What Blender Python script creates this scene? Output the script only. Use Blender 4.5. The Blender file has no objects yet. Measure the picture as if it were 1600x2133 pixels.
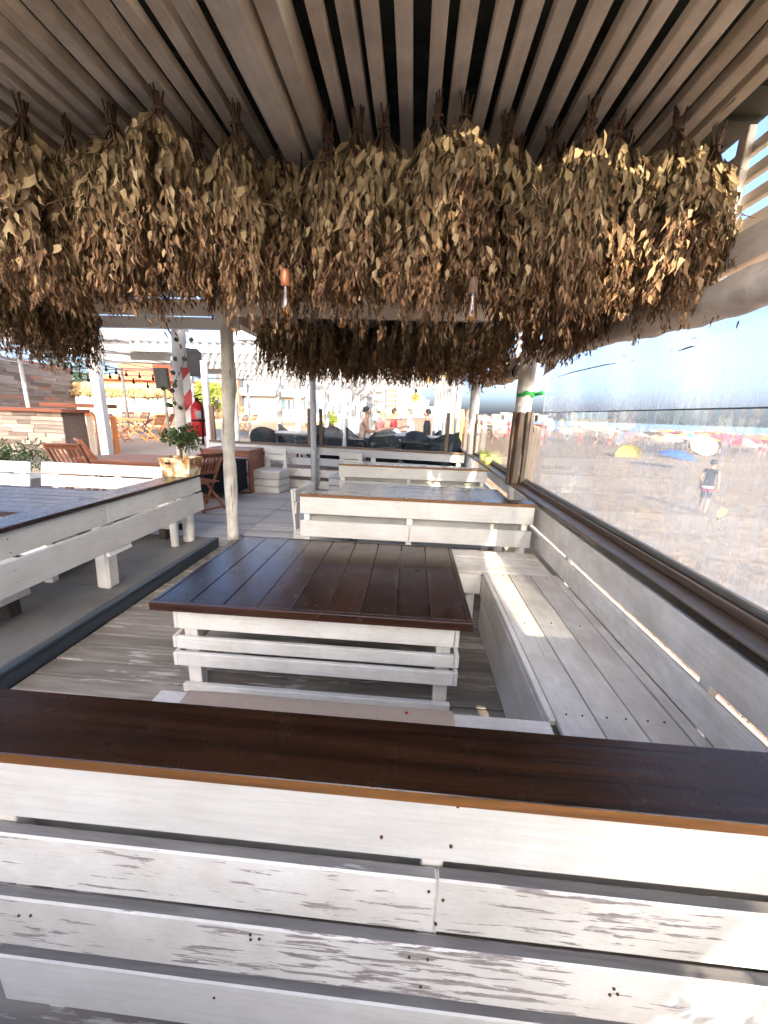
import bpy, math, random
import numpy as np
from mathutils import Vector, Matrix
random.seed(7); np.random.seed(7)
SC = bpy.context.scene
COL = SC.collection
R = math.radians

# ------------------------------------------------------------------ camera
CAM_H = 1.55
PITCH, YAW, ROLL = 14.2255, 3.68, 1.95
def cam_axes():
    p, y, r = R(PITCH), R(YAW), R(ROLL)
    f = Vector((-math.sin(y)*math.cos(p), math.cos(y)*math.cos(p), -math.sin(p)))
    rt = Vector((math.cos(y), math.sin(y), 0)); up = rt.cross(f)
    return rt*math.cos(r)+up*math.sin(r), up*math.cos(r)-rt*math.sin(r), f
RT, UP, FW = cam_axes()
CAM = Vector((0, 0, CAM_H))
cd = bpy.data.cameras.new('camera'); cam = bpy.data.objects.new('camera', cd); COL.objects.link(cam)
cd.sensor_fit = 'HORIZONTAL'; cd.sensor_width = 36; cd.lens = 18; cd.clip_start = .02; cd.clip_end = 8000
cam.matrix_world = Matrix(((RT.x, UP.x, -FW.x, 0), (RT.y, UP.y, -FW.y, 0), (RT.z, UP.z, -FW.z, CAM_H), (0, 0, 0, 1)))
SC.camera = cam
def ray(px, py): return RT*((px-800)/800)+UP*((1066.5-py)/800)+FW
def PZ(px, py, z):
    d = ray(px, py); return CAM+d*((z-CAM_H)/d.z)
def PY(px, py, y):
    d = ray(px, py); return CAM+d*(y/d.y)

# ------------------------------------------------------------------ world, sun, exposure
SUN_EL, SUN_AZ = 21.0, 9.0          # sun behind the viewer, a little to the right
w = bpy.data.worlds.new('World'); SC.world = w; w.use_nodes = True
nt = w.node_tree; bg = nt.nodes['Background']
sky = nt.nodes.new('ShaderNodeTexSky'); sky.sky_type = 'NISHITA'; sky.sun_disc = False
sky.sun_elevation = R(SUN_EL); sky.sun_rotation = R(180-SUN_AZ); sky.air_density = .6; sky.dust_density = 5.0; sky.ozone_density = 2.3
nt.links.new(sky.outputs[0], bg.inputs[0]); bg.inputs[1].default_value = .11
sd = bpy.data.lights.new('sun', 'SUN'); sd.energy = 2.0; sd.angle = R(.53); sd.color = (1, .87, .68)
so = bpy.data.objects.new('sun', sd); COL.objects.link(so)
SUNV = Vector((math.sin(R(SUN_AZ))*math.cos(R(SUN_EL)), -math.cos(R(SUN_AZ))*math.cos(R(SUN_EL)), math.sin(R(SUN_EL))))
so.rotation_euler = SUNV.to_track_quat('Z', 'Y').to_euler(); so.location = (6, -30, 14)
vs = SC.view_settings; vs.view_transform = 'Standard'; vs.look = 'None'; vs.exposure = 2.9; vs.gamma = 1
SC.render.engine = 'CYCLES'
cy = SC.cycles; cy.max_bounces = 8; cy.diffuse_bounces = 5; cy.glossy_bounces = 3; cy.transparent_max_bounces = 14; cy.use_adaptive_sampling = True; cy.adaptive_threshold = .025; cy.transmission_bounces = 6
cy.use_denoising = True; cy.caustics_reflective = False; cy.caustics_refractive = False; cy.sample_clamp_indirect = 6

# ------------------------------------------------------------------ material helpers
M = {}
class NT:
    def __init__(s, name):
        s.m = bpy.data.materials.new(name); s.m.use_nodes = True; s.t = s.m.node_tree
        s.b = s.t.nodes['Principled BSDF']; s.out = s.t.nodes['Material Output']; M[name] = s.m
    def n(s, ty, **kw):
        x = s.t.nodes.new('ShaderNode'+ty)
        for k, v in kw.items():
            if k.startswith('i_'):
                k = k[2:]; k = int(k) if k.isdigit() else k.replace('_', ' ')
                if hasattr(v, 'is_output'): s.t.links.new(v, x.inputs[k])
                else: x.inputs[k].default_value = v
            else: setattr(x, k, v)
        return x
    def link(s, a, b): s.t.links.new(a, b)
    def coords(s, scale=(1, 1, 1), rnd=True, kind='Object'):
        tc = s.n('TexCoord'); v = tc.outputs[kind]
        if rnd:
            oi = s.n('ObjectInfo'); mu = s.n('Math', operation='MULTIPLY', i_0=oi.outputs['Random'], i_1=37.0)
            v = s.n('VectorMath', operation='ADD', i_0=v, i_1=mu.outputs[0]).outputs[0]
        return s.n('VectorMath', operation='MULTIPLY', i_0=v, i_1=scale).outputs[0]
    def noise(s, vec, scale, detail=4, rough=.55, dist=0):
        return s.n('TexNoise', i_Vector=vec, i_Scale=scale, i_Detail=detail, i_Roughness=rough, i_Distortion=dist).outputs['Fac']
    def ramp(s, fac, stops, interp='LINEAR'):
        r = s.n('ValToRGB', i_Fac=fac); e = r.color_ramp; e.interpolation = interp
        while len(e.elements) < len(stops): e.elements.new(.5)
        for el, (p, c) in zip(e.elements, stops):
            el.position = p; el.color = (*c, 1) if hasattr(c, '__len__') else (c, c, c, 1)
        return r.outputs['Color']
    def mix(s, fac, a, b, bl='MIX'):
        x = s.n('Mix', data_type='RGBA', blend_type=bl)
        for k, v in ((0, fac), (6, a), (7, b)):
            if hasattr(v, 'is_output'): s.link(v, x.inputs[k])
            else: x.inputs[k].default_value = (*v, 1) if hasattr(v, '__len__') else v
        return x.outputs[2]
    def math(s, op, a, b=0.0, clamp=False):
        return s.n('Math', operation=op, use_clamp=clamp, i_0=a, i_1=b).outputs[0]
    def bump(s, h, strength=.3, dist=.01):
        b = s.n('Bump', i_Height=h, i_Strength=strength, i_Distance=dist); s.link(b.outputs[0], s.b.inputs['Normal']); return s
    def set(s, color=None, rough=None, metal=None, spec=None, coat=None):
        for k, v in (('Base Color', color), ('Roughness', rough), ('Metallic', metal), ('Specular IOR Level', spec), ('Coat Weight', coat)):
            if v is None: continue
            if hasattr(v, 'is_output'): s.link(v, s.b.inputs[k])
            else: s.b.inputs[k].default_value = (*v, 1) if hasattr(v, '__len__') else v
        return s

def paint(name, col=(.78, .745, .685), wood=(.27, .245, .22), thr=.66, rough=.45, dirt=.12, stretch=(1.6, 22, 22)):
    m = NT(name); v = m.coords((1, 1, 1)); vs_ = m.n('VectorMath', operation='MULTIPLY', i_0=v, i_1=stretch).outputs[0]
    st = m.noise(vs_, 1.0, 7, .62, .3); big = m.noise(v, 2.3, 3); fine = m.noise(v, 60, 3)
    wv = m.math('ADD', st, m.math('MULTIPLY', m.math('SUBTRACT', big, .5), .55))
    mask = m.ramp(wv, [(thr, 0.), (min(.99, thr+.03), 1.)])
    d1 = m.ramp(m.noise(v, 3.7, 5, .65), [(.35, (1-dirt*1.6, 1-dirt*1.75, 1-dirt*2.0)), (.62, (1, 1, 1))])
    c = m.mix(1.0, col, d1, 'MULTIPLY')
    gr = m.noise(m.n('VectorMath', operation='MULTIPLY', i_0=v, i_1=tuple(q*3.5 for q in stretch)).outputs[0], 1.0, 6, .7, .5); c = m.mix(1.0, c, m.ramp(gr, [(.3, .86), (.6, 1.)]), 'MULTIPLY')
    drip = m.noise(v, 11, 6, .75); c = m.mix(m.ramp(drip, [(.60, 0.), (.78, .35)]), c, tuple(q*.55 for q in col))
    wc = m.ramp(m.noise(vs_, 2.2, 5), [(.3, tuple(x*.6 for x in wood)), (.7, tuple(x*1.3 for x in wood))])
    c = m.mix(mask, c, wc)
    oi = m.n('ObjectInfo'); c = m.n('HueSaturation', i_Value=m.math('ADD', m.math('MULTIPLY', oi.outputs['Random'], .16), .92), i_Color=c).outputs[0]
    h = m.math('ADD', m.math('MULTIPLY', st, .5), m.math('SUBTRACT', m.math('MULTIPLY', fine, .25), m.math('MULTIPLY', mask, .35)))
    m.set(c, m.math('ADD', m.math('MULTIPLY', mask, .35), rough), spec=.4); m.bump(h, .35, .006)
    return m.m
def wood(name, dark, light, rough=.4, stretch=(1.2, 26, 26), coat=0, bump=.2, wear=None, wthr=.72, vary=.4):
    m = NT(name); v = m.coords((1, 1, 1)); vs_ = m.n('VectorMath', operation='MULTIPLY', i_0=v, i_1=stretch).outputs[0]
    g = m.noise(vs_, 1.0, 6, .6, .8); b2 = m.noise(v, 1.7, 3)
    f = m.math('ADD', m.math('MULTIPLY', g, .75), m.math('MULTIPLY', b2, .25))
    c = m.ramp(f, [(.33, dark), (.66, light)])
    oi = m.n('ObjectInfo'); hv = m.n('HueSaturation', i_Value=m.math('ADD', m.math('MULTIPLY', oi.outputs['Random'], vary), 1-vary/2), i_Color=c); c = hv.outputs[0]
    if wear:
        mk = m.ramp(m.math('ADD', m.noise(vs_, 1.6, 8, .7), m.math('MULTIPLY', m.math('SUBTRACT', m.noise(v, 3.1, 3), .5), .5)), [(wthr, 0.), (min(.99, wthr+.05), 1.)])
        c = m.mix(mk, c, wear)
    r = m.math('ADD', m.math('MULTIPLY', m.noise(v, 9, 5, .7), .3), rough-.15)
    m.set(c, r, spec=.5, coat=coat); m.b.inputs['Coat Roughness'].default_value = .18
    m.bump(g, bump, .004); return m.m
def plain(name, col, rough=.6, metal=0, var=.12, scale=8, bump=0.0, spec=.4, rnd=True):
    m = NT(name); v = m.coords((1, 1, 1), rnd); n = m.noise(v, scale, 4, .6)
    c = m.ramp(n, [(.3, tuple(x*(1-var) for x in col)), (.7, tuple(min(1, x*(1+var)) for x in col))])
    m.set(c, rough, metal, spec)
    if bump: m.bump(m.noise(v, scale*6, 4), bump, .01)
    return m.m
def glass_like(name, tint, ior_rough=.02, haze=0.0, haze_col=(.8, .85, .9), amount=1.0):
    m = NT(name); t = m.t
    tr = m.n('BsdfTransparent', i_Color=(*tint, 1)); gl = m.n('BsdfGlossy', i_Color=(1, 1, 1, 1), i_Roughness=ior_rough)
    fr = m.n('LayerWeight', i_Blend=.5).outputs['Facing']; fr = m.math('ADD', m.math('MULTIPLY', m.math('POWER', fr, 5.0), .9), .035); mx = m.n('MixShader', i_0=m.math('MULTIPLY', fr, amount), i_1=tr.outputs[0], i_2=gl.outputs[0])
    sh = mx.outputs[0]
    if haze:
        d0 = m.n('BsdfDiffuse', i_Color=(*haze_col, 1)); d1 = m.n('BsdfTranslucent', i_Color=(*haze_col, 1)); df = m.n('MixShader', i_0=.6, i_1=d0.outputs[0], i_2=d1.outputs[0]); v = m.coords((1, 1, 1), False)
        n = m.math('ADD', m.math('MULTIPLY', m.noise(v, 3.5, 5, .7), .9), m.math('MULTIPLY', m.noise(m.n('VectorMath', operation='MULTIPLY', i_0=v, i_1=(1, 12, 1.5)).outputs[0], 2.5, 4), .5))
        f = m.ramp(n, [(.45, haze*.4), (.95, haze*1.5)])
        if haze > .2:
            sc_ = m.noise(m.n('VectorMath', operation='MULTIPLY', i_0=v, i_1=(1, 3, 1)).outputs[0], 14, 7, .75, .6); sv = m.noise(m.n('VectorMath', operation='MULTIPLY', i_0=v, i_1=(1, 26, 1.6)).outputs[0], 1.6, 5, .7)
            f = m.math('ADD', f, m.math('MULTIPLY', m.ramp(m.math('MULTIPLY', sc_, sv), [(.25, 0.), (.42, 1.)]), m.math('ADD', .05, m.math('MULTIPLY', m.ramp(m.n('SeparateXYZ', i_0=v).outputs[2], [(.55, 0.), (.95, 1.)]), .36))), True)
        sh = m.n('MixShader', i_0=f, i_1=sh, i_2=df.outputs[0]).outputs[0]
    m.link(sh, m.out.inputs[0]); return m.m

paint('white_paint', thr=.72); paint('white_paint_worn', thr=.595, wood=(.36, .31, .29), stretch=(8, 70, 70)); paint('white_paint_clean', (.60, .575, .53), thr=.78, dirt=.08, rough=.35)
paint('near_white', (.69, .67, .63), thr=.80, dirt=.07); paint('near_worn', (.70, .675, .635), (.30, .26, .245), thr=.595, stretch=(8, 70, 70))
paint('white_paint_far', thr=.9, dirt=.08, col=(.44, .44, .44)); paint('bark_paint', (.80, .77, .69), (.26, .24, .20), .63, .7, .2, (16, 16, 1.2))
paint('bench_gloss', (.82, .755, .67), (.3, .27, .23), .70, .24, .16)
paint('ceiling_paint', (.92, .81, .67), (.32, .23, .15), .70, .8, .2); paint('beam_paint', (.84, .75, .63), (.10, .06, .04), .74, .6, .15)
wood('dark_varnish', (.010, .0042, .0026), (.034, .0135, .007), .23, wear=(.10, .075, .06), wthr=.83, vary=1.1)
wood('ledge_varnish', (.006, .0024, .0014), (.036, .0135, .006), .25, (1.0, 34, 34), bump=.35, wear=(.09, .05, .03), wthr=.84)
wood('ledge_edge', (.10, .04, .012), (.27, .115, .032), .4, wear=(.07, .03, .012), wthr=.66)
wood('brown_frame', (.05, .03, .018), (.14, .085, .05), .55, wear=(.3, .26, .2), wthr=.74)
wood('sill_wood', (.06, .034, .02), (.17, .105, .065), .4, wear=(.36, .33, .29), wthr=.68)
wood('deck_worn', (.125, .105, .088), (.30, .265, .225), .7, (1.6, 16, 16), wear=(.44, .41, .375), wthr=.575, bump=.5)
wood('deck_far', (.30, .27, .245), (.47, .44, .41), .65, (1.2, 14, 14), bump=.2)
wood('bare_edge', (.13, .12, .115), (.25, .235, .225), .8, (3, 40, 40), wear=(.45, .44, .43), wthr=.70); wood('pale_boards', (.46, .43, .39), (.6, .57, .53), .7); wood('orange_teak', (.30, .085, .025), (.52, .185, .05), .45); wood('brown_teak', (.15, .05, .022), (.30, .11, .05), .45)
wood('red_cabinet', (.11, .032, .014), (.21, .065, .03), .4); wood('clad_a', (.16, .12, .09), (.34, .27, .21), .7); wood('clad_b', (.09, .065, .05), (.2, .14, .1), .7)
wood('clad_c', (.26, .20, .15), (.40, .33, .27), .7); wood('clad_d', (.25, .12, .07), (.4, .21, .13), .7); wood('dark_leg', (.02, .015, .012), (.06, .045, .035), .7)
wood('yellow_wood', (.42, .26, .07), (.62, .42, .13), .5); wood('stem_wood', (.08, .045, .025), (.17, .10, .055), .8, (20, 20, 2))
plain('platform_grey', (.135, .128, .118), .75, var=.38, scale=1.6, bump=.3); plain('slate_edge', (.045, .06, .075), .5, var=.15)
plain('cushion', (.50, .365, .26), .9, var=.04, scale=60, bump=.15); plain('roof_dark', (.05, .06, .05), .7, var=.3)
plain('canvas', (.60, .52, .42), .85, var=.28, scale=5, bump=.4); plain('canvas_white', (.8, .76, .70), .85, var=.05, bump=.1)
plain('black', (.008, .008, .009), .7, spec=.2); plain('speaker_grille', (.012, .013, .015), .8, spec=.15); plain('rattan', (.014, .020, .026), .7, var=.25, scale=120, bump=.5, spec=.2)
plain('metal_grey', (.45, .46, .48), .35, metal=.8); plain('screw_rust', (.10, .045, .03), .6, metal=.4)
plain('red_paint', (.5, .018, .018), .3); plain('green_plastic', (.02, .30, .04), .35); plain('yellow_pot', (.72, .62, .22), .5)
plain('brass', (.55, .38, .14), .3, metal=.9); plain('copper_socket', (.35, .13, .06), .45, metal=.5)
plain('leaf_green', (.045, .085, .022), .55, var=.4, scale=30); plain('leaf_yellowgreen', (.20, .24, .035), .6, var=.35, scale=2); plain('leaf_dark', (.03, .055, .02), .6, var=.4)
plain('thatch', (.52, .34, .14), .85, var=.3, scale=20); plain('bamboo', (.62, .56, .40), .6, var=.2); plain('sandstone', (.52, .40, .27), .85, var=.1, scale=2)
plain('brick_red', (.42, .13, .065), .8, var=.15); plain('build_white', (.33, .325, .315), .7, var=.05); plain('build_cream', (.31, .28, .235), .7, var=.06); plain('build_grey', (.38, .37, .36), .7, var=.06)
plain('build_brown', (.28, .16, .11), .7); plain('win_dark', (.07, .09, .11), .15, var=.3, scale=.3); plain('win_blue', (.14, .27, .38), .12, var=.3, scale=.3); plain('rail_glass', (.35, .5, .6), .15)
plain('skin_tan', (.40, .21, .13), .5, var=.06); plain('skin_light', (.52, .31, .22), .5, var=.06); plain('hair_dark', (.018, .013, .010), .6); plain('hair_grey', (.10, .09, .085), .6)
plain('cloth_black', (.016, .017, .02), .8); plain('cloth_navy', (.02, .025, .05), .8); plain('cloth_red', (.5, .03, .045), .8); plain('cloth_white', (.75, .74, .73), .8); plain('cloth_pink', (.6, .25, .22), .8)
plain('cloth_blue', (.03, .09, .38), .7); plain('cloth_orange', (.62, .16, .04), .7); plain('cloth_yellow', (.62, .52, .05), .7); plain('cloth_green', (.03, .28, .2), .7); plain('cloth_straw', (.46, .34, .18), .8, var=.15, scale=14)
plain('concrete', (.36, .34, .31), .85, var=.15, scale=2)
plain('terracotta', (.45, .17, .08), .8); plain('board_back', (.30, .285, .25), .8, var=.25, scale=3)
glass_like('window_glass', (.93, .96, .95), .01, .05, (.75, .8, .8)); glass_like('far_glass', (.95, .97, .97), .02)
glass_like('bulb_glass', (.86, .66, .36), .03, amount=1.4); glass_like('clear_glass', (.95, .95, .92), .02, amount=1.6)
glass_like('plastic_sheet', (.90, .93, .97), .12, .34, (.52, .60, .74), .5)
def special_mats():
    m = NT('rusty_pot'); v = m.coords((1, 1, 1), False); n = m.noise(v, 9, 6, .7, .5)
    c = m.ramp(n, [(.36, (.16, .065, .02)), (.46, (.42, .22, .06)), (.54, (.62, .52, .34)), (.62, (.70, .66, .56))]); m.set(c, .7); m.bump(n, .3, .01)
    m = NT('stripes'); tc = m.n('TexCoord'); sx = m.n('SeparateXYZ', i_0=tc.outputs['Object'])
    f = m.math('SUBTRACT', sx.outputs[2], m.math('MULTIPLY', sx.outputs[0], 1.05)); f = m.math('FRACT', m.math('DIVIDE', f, .40))
    s = m.math('GREATER_THAN', f, .5); m.set(m.mix(s, (.50, .03, .03), (.76, .75, .72)), .45)
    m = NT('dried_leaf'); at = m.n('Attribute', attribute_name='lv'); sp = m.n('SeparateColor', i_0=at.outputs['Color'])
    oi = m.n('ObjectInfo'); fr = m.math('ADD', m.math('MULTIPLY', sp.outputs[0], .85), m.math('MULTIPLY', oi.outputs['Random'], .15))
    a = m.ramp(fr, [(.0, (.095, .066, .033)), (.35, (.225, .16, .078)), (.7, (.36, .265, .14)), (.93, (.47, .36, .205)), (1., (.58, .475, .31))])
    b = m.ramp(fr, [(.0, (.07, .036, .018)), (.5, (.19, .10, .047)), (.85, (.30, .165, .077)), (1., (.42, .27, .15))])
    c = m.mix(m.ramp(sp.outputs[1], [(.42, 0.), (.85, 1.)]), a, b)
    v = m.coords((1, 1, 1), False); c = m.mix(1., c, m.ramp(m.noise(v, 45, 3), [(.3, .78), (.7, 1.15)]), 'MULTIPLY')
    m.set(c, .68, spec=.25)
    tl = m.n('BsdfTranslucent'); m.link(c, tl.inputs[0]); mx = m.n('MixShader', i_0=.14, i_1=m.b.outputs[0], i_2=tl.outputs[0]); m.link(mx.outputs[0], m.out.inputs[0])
    m = NT('sand'); v = m.coords((1, 1, 1), False); n1 = m.noise(v, .35, 4); n2 = m.noise(v, 2.6, 6, .7, .4)
    c = m.mix(n1, (.34, .215, .135), (.44, .295, .19)); c = m.mix(m.ramp(n2, [(.35, 1.), (.6, 0.)]), c, (.20, .135, .09)); m.set(c, .95, spec=.2); m.bump(n2, 1.0, .18)
    m = NT('sea'); v = m.coords((1, .35, 1), False); n = m.noise(v, .25, 5, .65); c = m.ramp(n, [(.35, (.16, .25, .29)), (.62, (.26, .34, .37)), (.74, (.6, .65, .66))]); m.set(c, .35); m.bump(n, .4, .4)
    m = NT('upper_deck_planks'); v = m.coords((1, 1, 1), False); sy = m.n('SeparateXYZ', i_0=v); f = m.math('FRACT', m.math('DIVIDE', sy.outputs[1], .14))
    ln = m.ramp(f, [(.0, .35), (.05, 1.), (.95, 1.), (1., .35)]); g = m.noise(m.n('VectorMath', operation='MULTIPLY', i_0=v, i_1=(1, 16, 1)).outputs[0], 1.2, 5)
    c = m.mix(1., m.ramp(g, [(.3, (.20, .155, .12)), (.7, (.33, .27, .22))]), ln, 'MULTIPLY'); m.set(c, .7)
special_mats()

# ------------------------------------------------------------------ mesh helpers
def worg(o):
    v = Vector((0, 0, 0))
    while o: v += Vector(o.location); o = o.parent
    return v
def link(name, mesh, parent=None, loc=(0, 0, 0), mat=None):
    o = bpy.data.objects.new(name, mesh); COL.objects.link(o)
    if mat and mesh and len(mesh.materials) == 0: mesh.materials.append(M[mat])
    if parent: o.parent = parent; o.location = Vector(loc)-worg(parent)
    else: o.location = loc
    return o
def tag(o, label=None, cat=None, group=None, kind=None):
    for k, v in (('label', label), ('category', cat), ('group', group), ('kind', kind)):
        if v: o[k] = v
    return o
def thing(name, label, cat, loc=(0, 0, 0), group=None):
    o = bpy.data.objects.new(name, None); COL.objects.link(o); o.location = loc; o.empty_display_size = .1
    return tag(o, label, cat, group)
def copy_tree(o, parent=None):
    c = o.copy(); COL.objects.link(c); c.parent = parent
    for ch in o.children: copy_tree(ch, c)
    return c
_cache = {}
def cbox_mesh(l, wd, t, c, mat):
    k = (round(l, 4), round(wd, 4), round(t, 4), round(c, 4), mat)
    if k in _cache: return _cache[k]
    h = (l/2, wd/2, t/2); V = []; idx = {}
    for sx in (-1, 1):
        for sy in (-1, 1):
            for sz in (-1, 1):
                s = (sx, sy, sz)
                for a in range(3):
                    p = [s[i]*(h[i] if i == a else h[i]-c) for i in range(3)]
                    idx[(s, a)] = len(V); V.append(p)
    F = []
    for a in range(3):
        b, d = (a+1) % 3, (a+2) % 3
        for s in (-1, 1):
            q = []
            for sb, sd_ in ((-1, -1), (1, -1), (1, 1), (-1, 1)):
                t_ = [0]*3; t_[a] = s; t_[b] = sb; t_[d] = sd_; q.append(idx[(tuple(t_), a)])
            F.append(q if s > 0 else q[::-1])
        for sb in (-1, 1):
            for sd_ in (-1, 1):
                t1 = [0]*3; t1[b] = sb; t1[d] = sd_; t1[a] = -1; t2 = list(t1); t2[a] = 1
                q = [idx[(tuple(t1), b)], idx[(tuple(t2), b)], idx[(tuple(t2), d)], idx[(tuple(t1), d)]]
                F.append(q if sb*sd_ > 0 else q[::-1])
    for sx in (-1, 1):
        for sy in (-1, 1):
            for sz in (-1, 1):
                s = (sx, sy, sz); q = [idx[(s, 0)], idx[(s, 1)], idx[(s, 2)]]
                F.append(q if sx*sy*sz > 0 else q[::-1])
    me = bpy.data.meshes.new('board'); me.from_pydata(V, [], F); me.materials.append(M[mat]); me.update()
    _cache[k] = me; return me
def board(name, mat, parent, a, b, wd, t, n=(0, 0, 1), jit=.0015, c=.003, world=True):
    """a beam or board from a to b (centre line), width wd, thickness t along n"""
    a, b, n = Vector(a), Vector(b), Vector(n); x = b-a; L = x.length; x.normalize(); y = n.cross(x).normalized(); n = x.cross(y)
    me = cbox_mesh(L, wd, t, min(c, t*.3), mat)
    o = bpy.data.objects.new(name, me); COL.objects.link(o)
    ctr = (a+b)/2+Vector((random.uniform(-jit, jit), random.uniform(-jit, jit), random.uniform(-jit, jit)))
    if parent:
        o.parent = parent
        if world: ctr = ctr-worg(parent)
    rot = Matrix((x, y, n)).transposed() @ Matrix.Rotation(random.uniform(-1, 1)*jit*.8, 3, 'Z')
    o.matrix_basis = Matrix.Translation(ctr) @ rot.to_4x4()
    return o
class MB:
    def __init__(s): s.v = []; s.f = []; s.m = []; s.sm = []
    def add(s, V, F, mi=0, sm=False):
        k = len(s.v); s.v += [tuple(p) for p in V]; s.f += [[i+k for i in f] for f in F]; s.m += [mi]*len(F); s.sm += [sm]*len(F); return s
    def box(s, lo, hi, mi=0):
        (x0, y0, z0), (x1, y1, z1) = lo, hi
        return s.add([(x0, y0, z0), (x1, y0, z0), (x1, y1, z0), (x0, y1, z0), (x0, y0, z1), (x1, y0, z1), (x1, y1, z1), (x0, y1, z1)],
                     [[3, 2, 1, 0], [4, 5, 6, 7], [0, 1, 5, 4], [1, 2, 6, 5], [2, 3, 7, 6], [3, 0, 4, 7]], mi)
    def obox(s, a, b, wd, t, n, mi=0):
        a, b, n = Vector(a), Vector(b), Vector(n); x = (b-a).normalized(); y = n.cross(x).normalized(); n = x.cross(y); V = []
        for p in (a, b):
            for i, j in ((-1, -1), (1, -1), (1, 1), (-1, 1)): V.append(p+y*i*wd/2+n*j*t/2)
        return s.add(V, [[3, 2, 1, 0], [4, 5, 6, 7], [0, 1, 5, 4], [1, 2, 6, 5], [2, 3, 7, 6], [3, 0, 4, 7]], mi)
    def tube(s, pts, rad, k=8, mi=0, caps=True, sm=True):
        pts = [Vector(p) for p in pts]; V = []; F = []; n = len(pts)
        if not hasattr(rad, '__len__'): rad = [rad]*n
        ref = Vector((.3, .2, 1)).normalized()
        for i, p in enumerate(pts):
            d = (pts[min(i+1, n-1)]-pts[max(i-1, 0)]).normalized(); r_ = ref if abs(d.dot(ref)) < .95 else Vector((1, 0, 0))
            u = d.cross(r_).normalized(); w_ = d.cross(u)
            for j in range(k):
                an = 2*math.pi*j/k; V.append(p+(u*math.cos(an)+w_*math.sin(an))*rad[i])
        for i in range(n-1):
            for j in range(k): F.append([i*k+j, i*k+(j+1) % k, (i+1)*k+(j+1) % k, (i+1)*k+j])
        s.add(V, F, mi, sm)
        if caps:
            b = len(s.v)-len(V); s.f += [[b+j for j in range(k)][::-1], [b+(n-1)*k+j for j in range(k)]]; s.m += [mi]*2; s.sm += [False]*2
        return s
    def lathe(s, prof, k=20, mi=0, c=(0, 0, 0), sm=True, sx=1, sy=1):
        V = []; F = []
        for r_, z in prof:
            for j in range(k):
                an = 2*math.pi*j/k; V.append((c[0]+r_*sx*math.cos(an), c[1]+r_*sy*math.sin(an), c[2]+z))
        for i in range(len(prof)-1):
            for j in range(k): F.append([i*k+j, i*k+(j+1) % k, (i+1)*k+(j+1) % k, (i+1)*k+j])
        return s.add(V, F, mi, sm)
    def mesh(s, name, mats):
        me = bpy.data.meshes.new(name); me.from_pydata(s.v, [], s.f)
        for m in ([mats] if isinstance(mats, str) else mats): me.materials.append(M[m])
        me.polygons.foreach_set('material_index', s.m); me.polygons.foreach_set('use_smooth', s.sm); me.update(); return me
    def build(s, name, mats, parent=None, loc=None):
        """vertices are in world coordinates; origin goes to loc (or the parent's origin)"""
        o = Vector(loc) if loc is not None else (worg(parent) if parent else Vector((0, 0, 0)))
        s.v = [(p[0]-o.x, p[1]-o.y, p[2]-o.z) for p in s.v]
        return link(name, s.mesh(name, mats), parent, o)
    def local(s, name, mats, parent=None):
        ob = bpy.data.objects.new(name, s.mesh(name, mats)); COL.objects.link(ob); ob.parent = parent; return ob
def log(parent, pts, rad, mat='bark_paint', name='post', k=14, seed=0, bumpy=.06):
    """a slightly crooked trunk: pts are key points, resampled with knots"""
    rs = random.Random(seed); P = [Vector(p) for p in pts]; V = []; n = 26
    for i in range(n):
        t = i/(n-1)*(len(P)-1); j = min(int(t), len(P)-2); f = t-j; f = f*f*(3-2*f); V.append(P[j].lerp(P[j+1], f))
    m = MB(); rr = [rad*(1+bumpy*math.sin(i*.9+seed)+rs.uniform(-bumpy, bumpy)*.5) for i in range(n)]
    m.tube(V, rr, k); return m.build(name, mat, parent)
def struct(o): o['kind'] = 'structure'; return o

# ================================================================== SETTING
SAND_Z, UP_Z = -1.27, .38
m = MB(); S_ = 900; gx = [-400, -60, -20, 1.6, 6, 12, 20, 32, 60, 100]; 
def coast(y): return 62+.10*max(0, y-60)-.0012*max(0, y-120)**2*.25 if y < 500 else -60
ys = [-120, -40, 0, 10, 20, 40, 70, 110, 160, 220, 300, 380, 460, 560, 700, 950, 1500, 3000]
def coast2(y): return 78 if y < 60 else 78+(y-60)*.10 if y < 260 else 98-(y-260)*.10
V = []; F = []
xs = [-1500, -300, -80, -20, 0, 10, 25, 50, 1000, 1001]
for y in ys:
    for t in xs: V.append((coast2(y)-14 if t == 1000 else coast2(y) if t == 1001 else t, y, SAND_Z-(.55 if t == 1001 else 0)))
nx = len(xs)
for i in range(len(ys)-1):
    for j in range(nx-1): F.append([i*nx+j, i*nx+j+1, (i+1)*nx+j+1, (i+1)*nx+j])
struct(MB().add(V, F).build('beach_sand', 'sand'))
struct(MB().add([(-3000, -200, -1.62), (6000, -200, -1.62), (6000, 7000, -1.62), (-3000, 7000, -1.62)], [[0, 1, 2, 3]]).build('sea', 'sea'))

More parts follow.
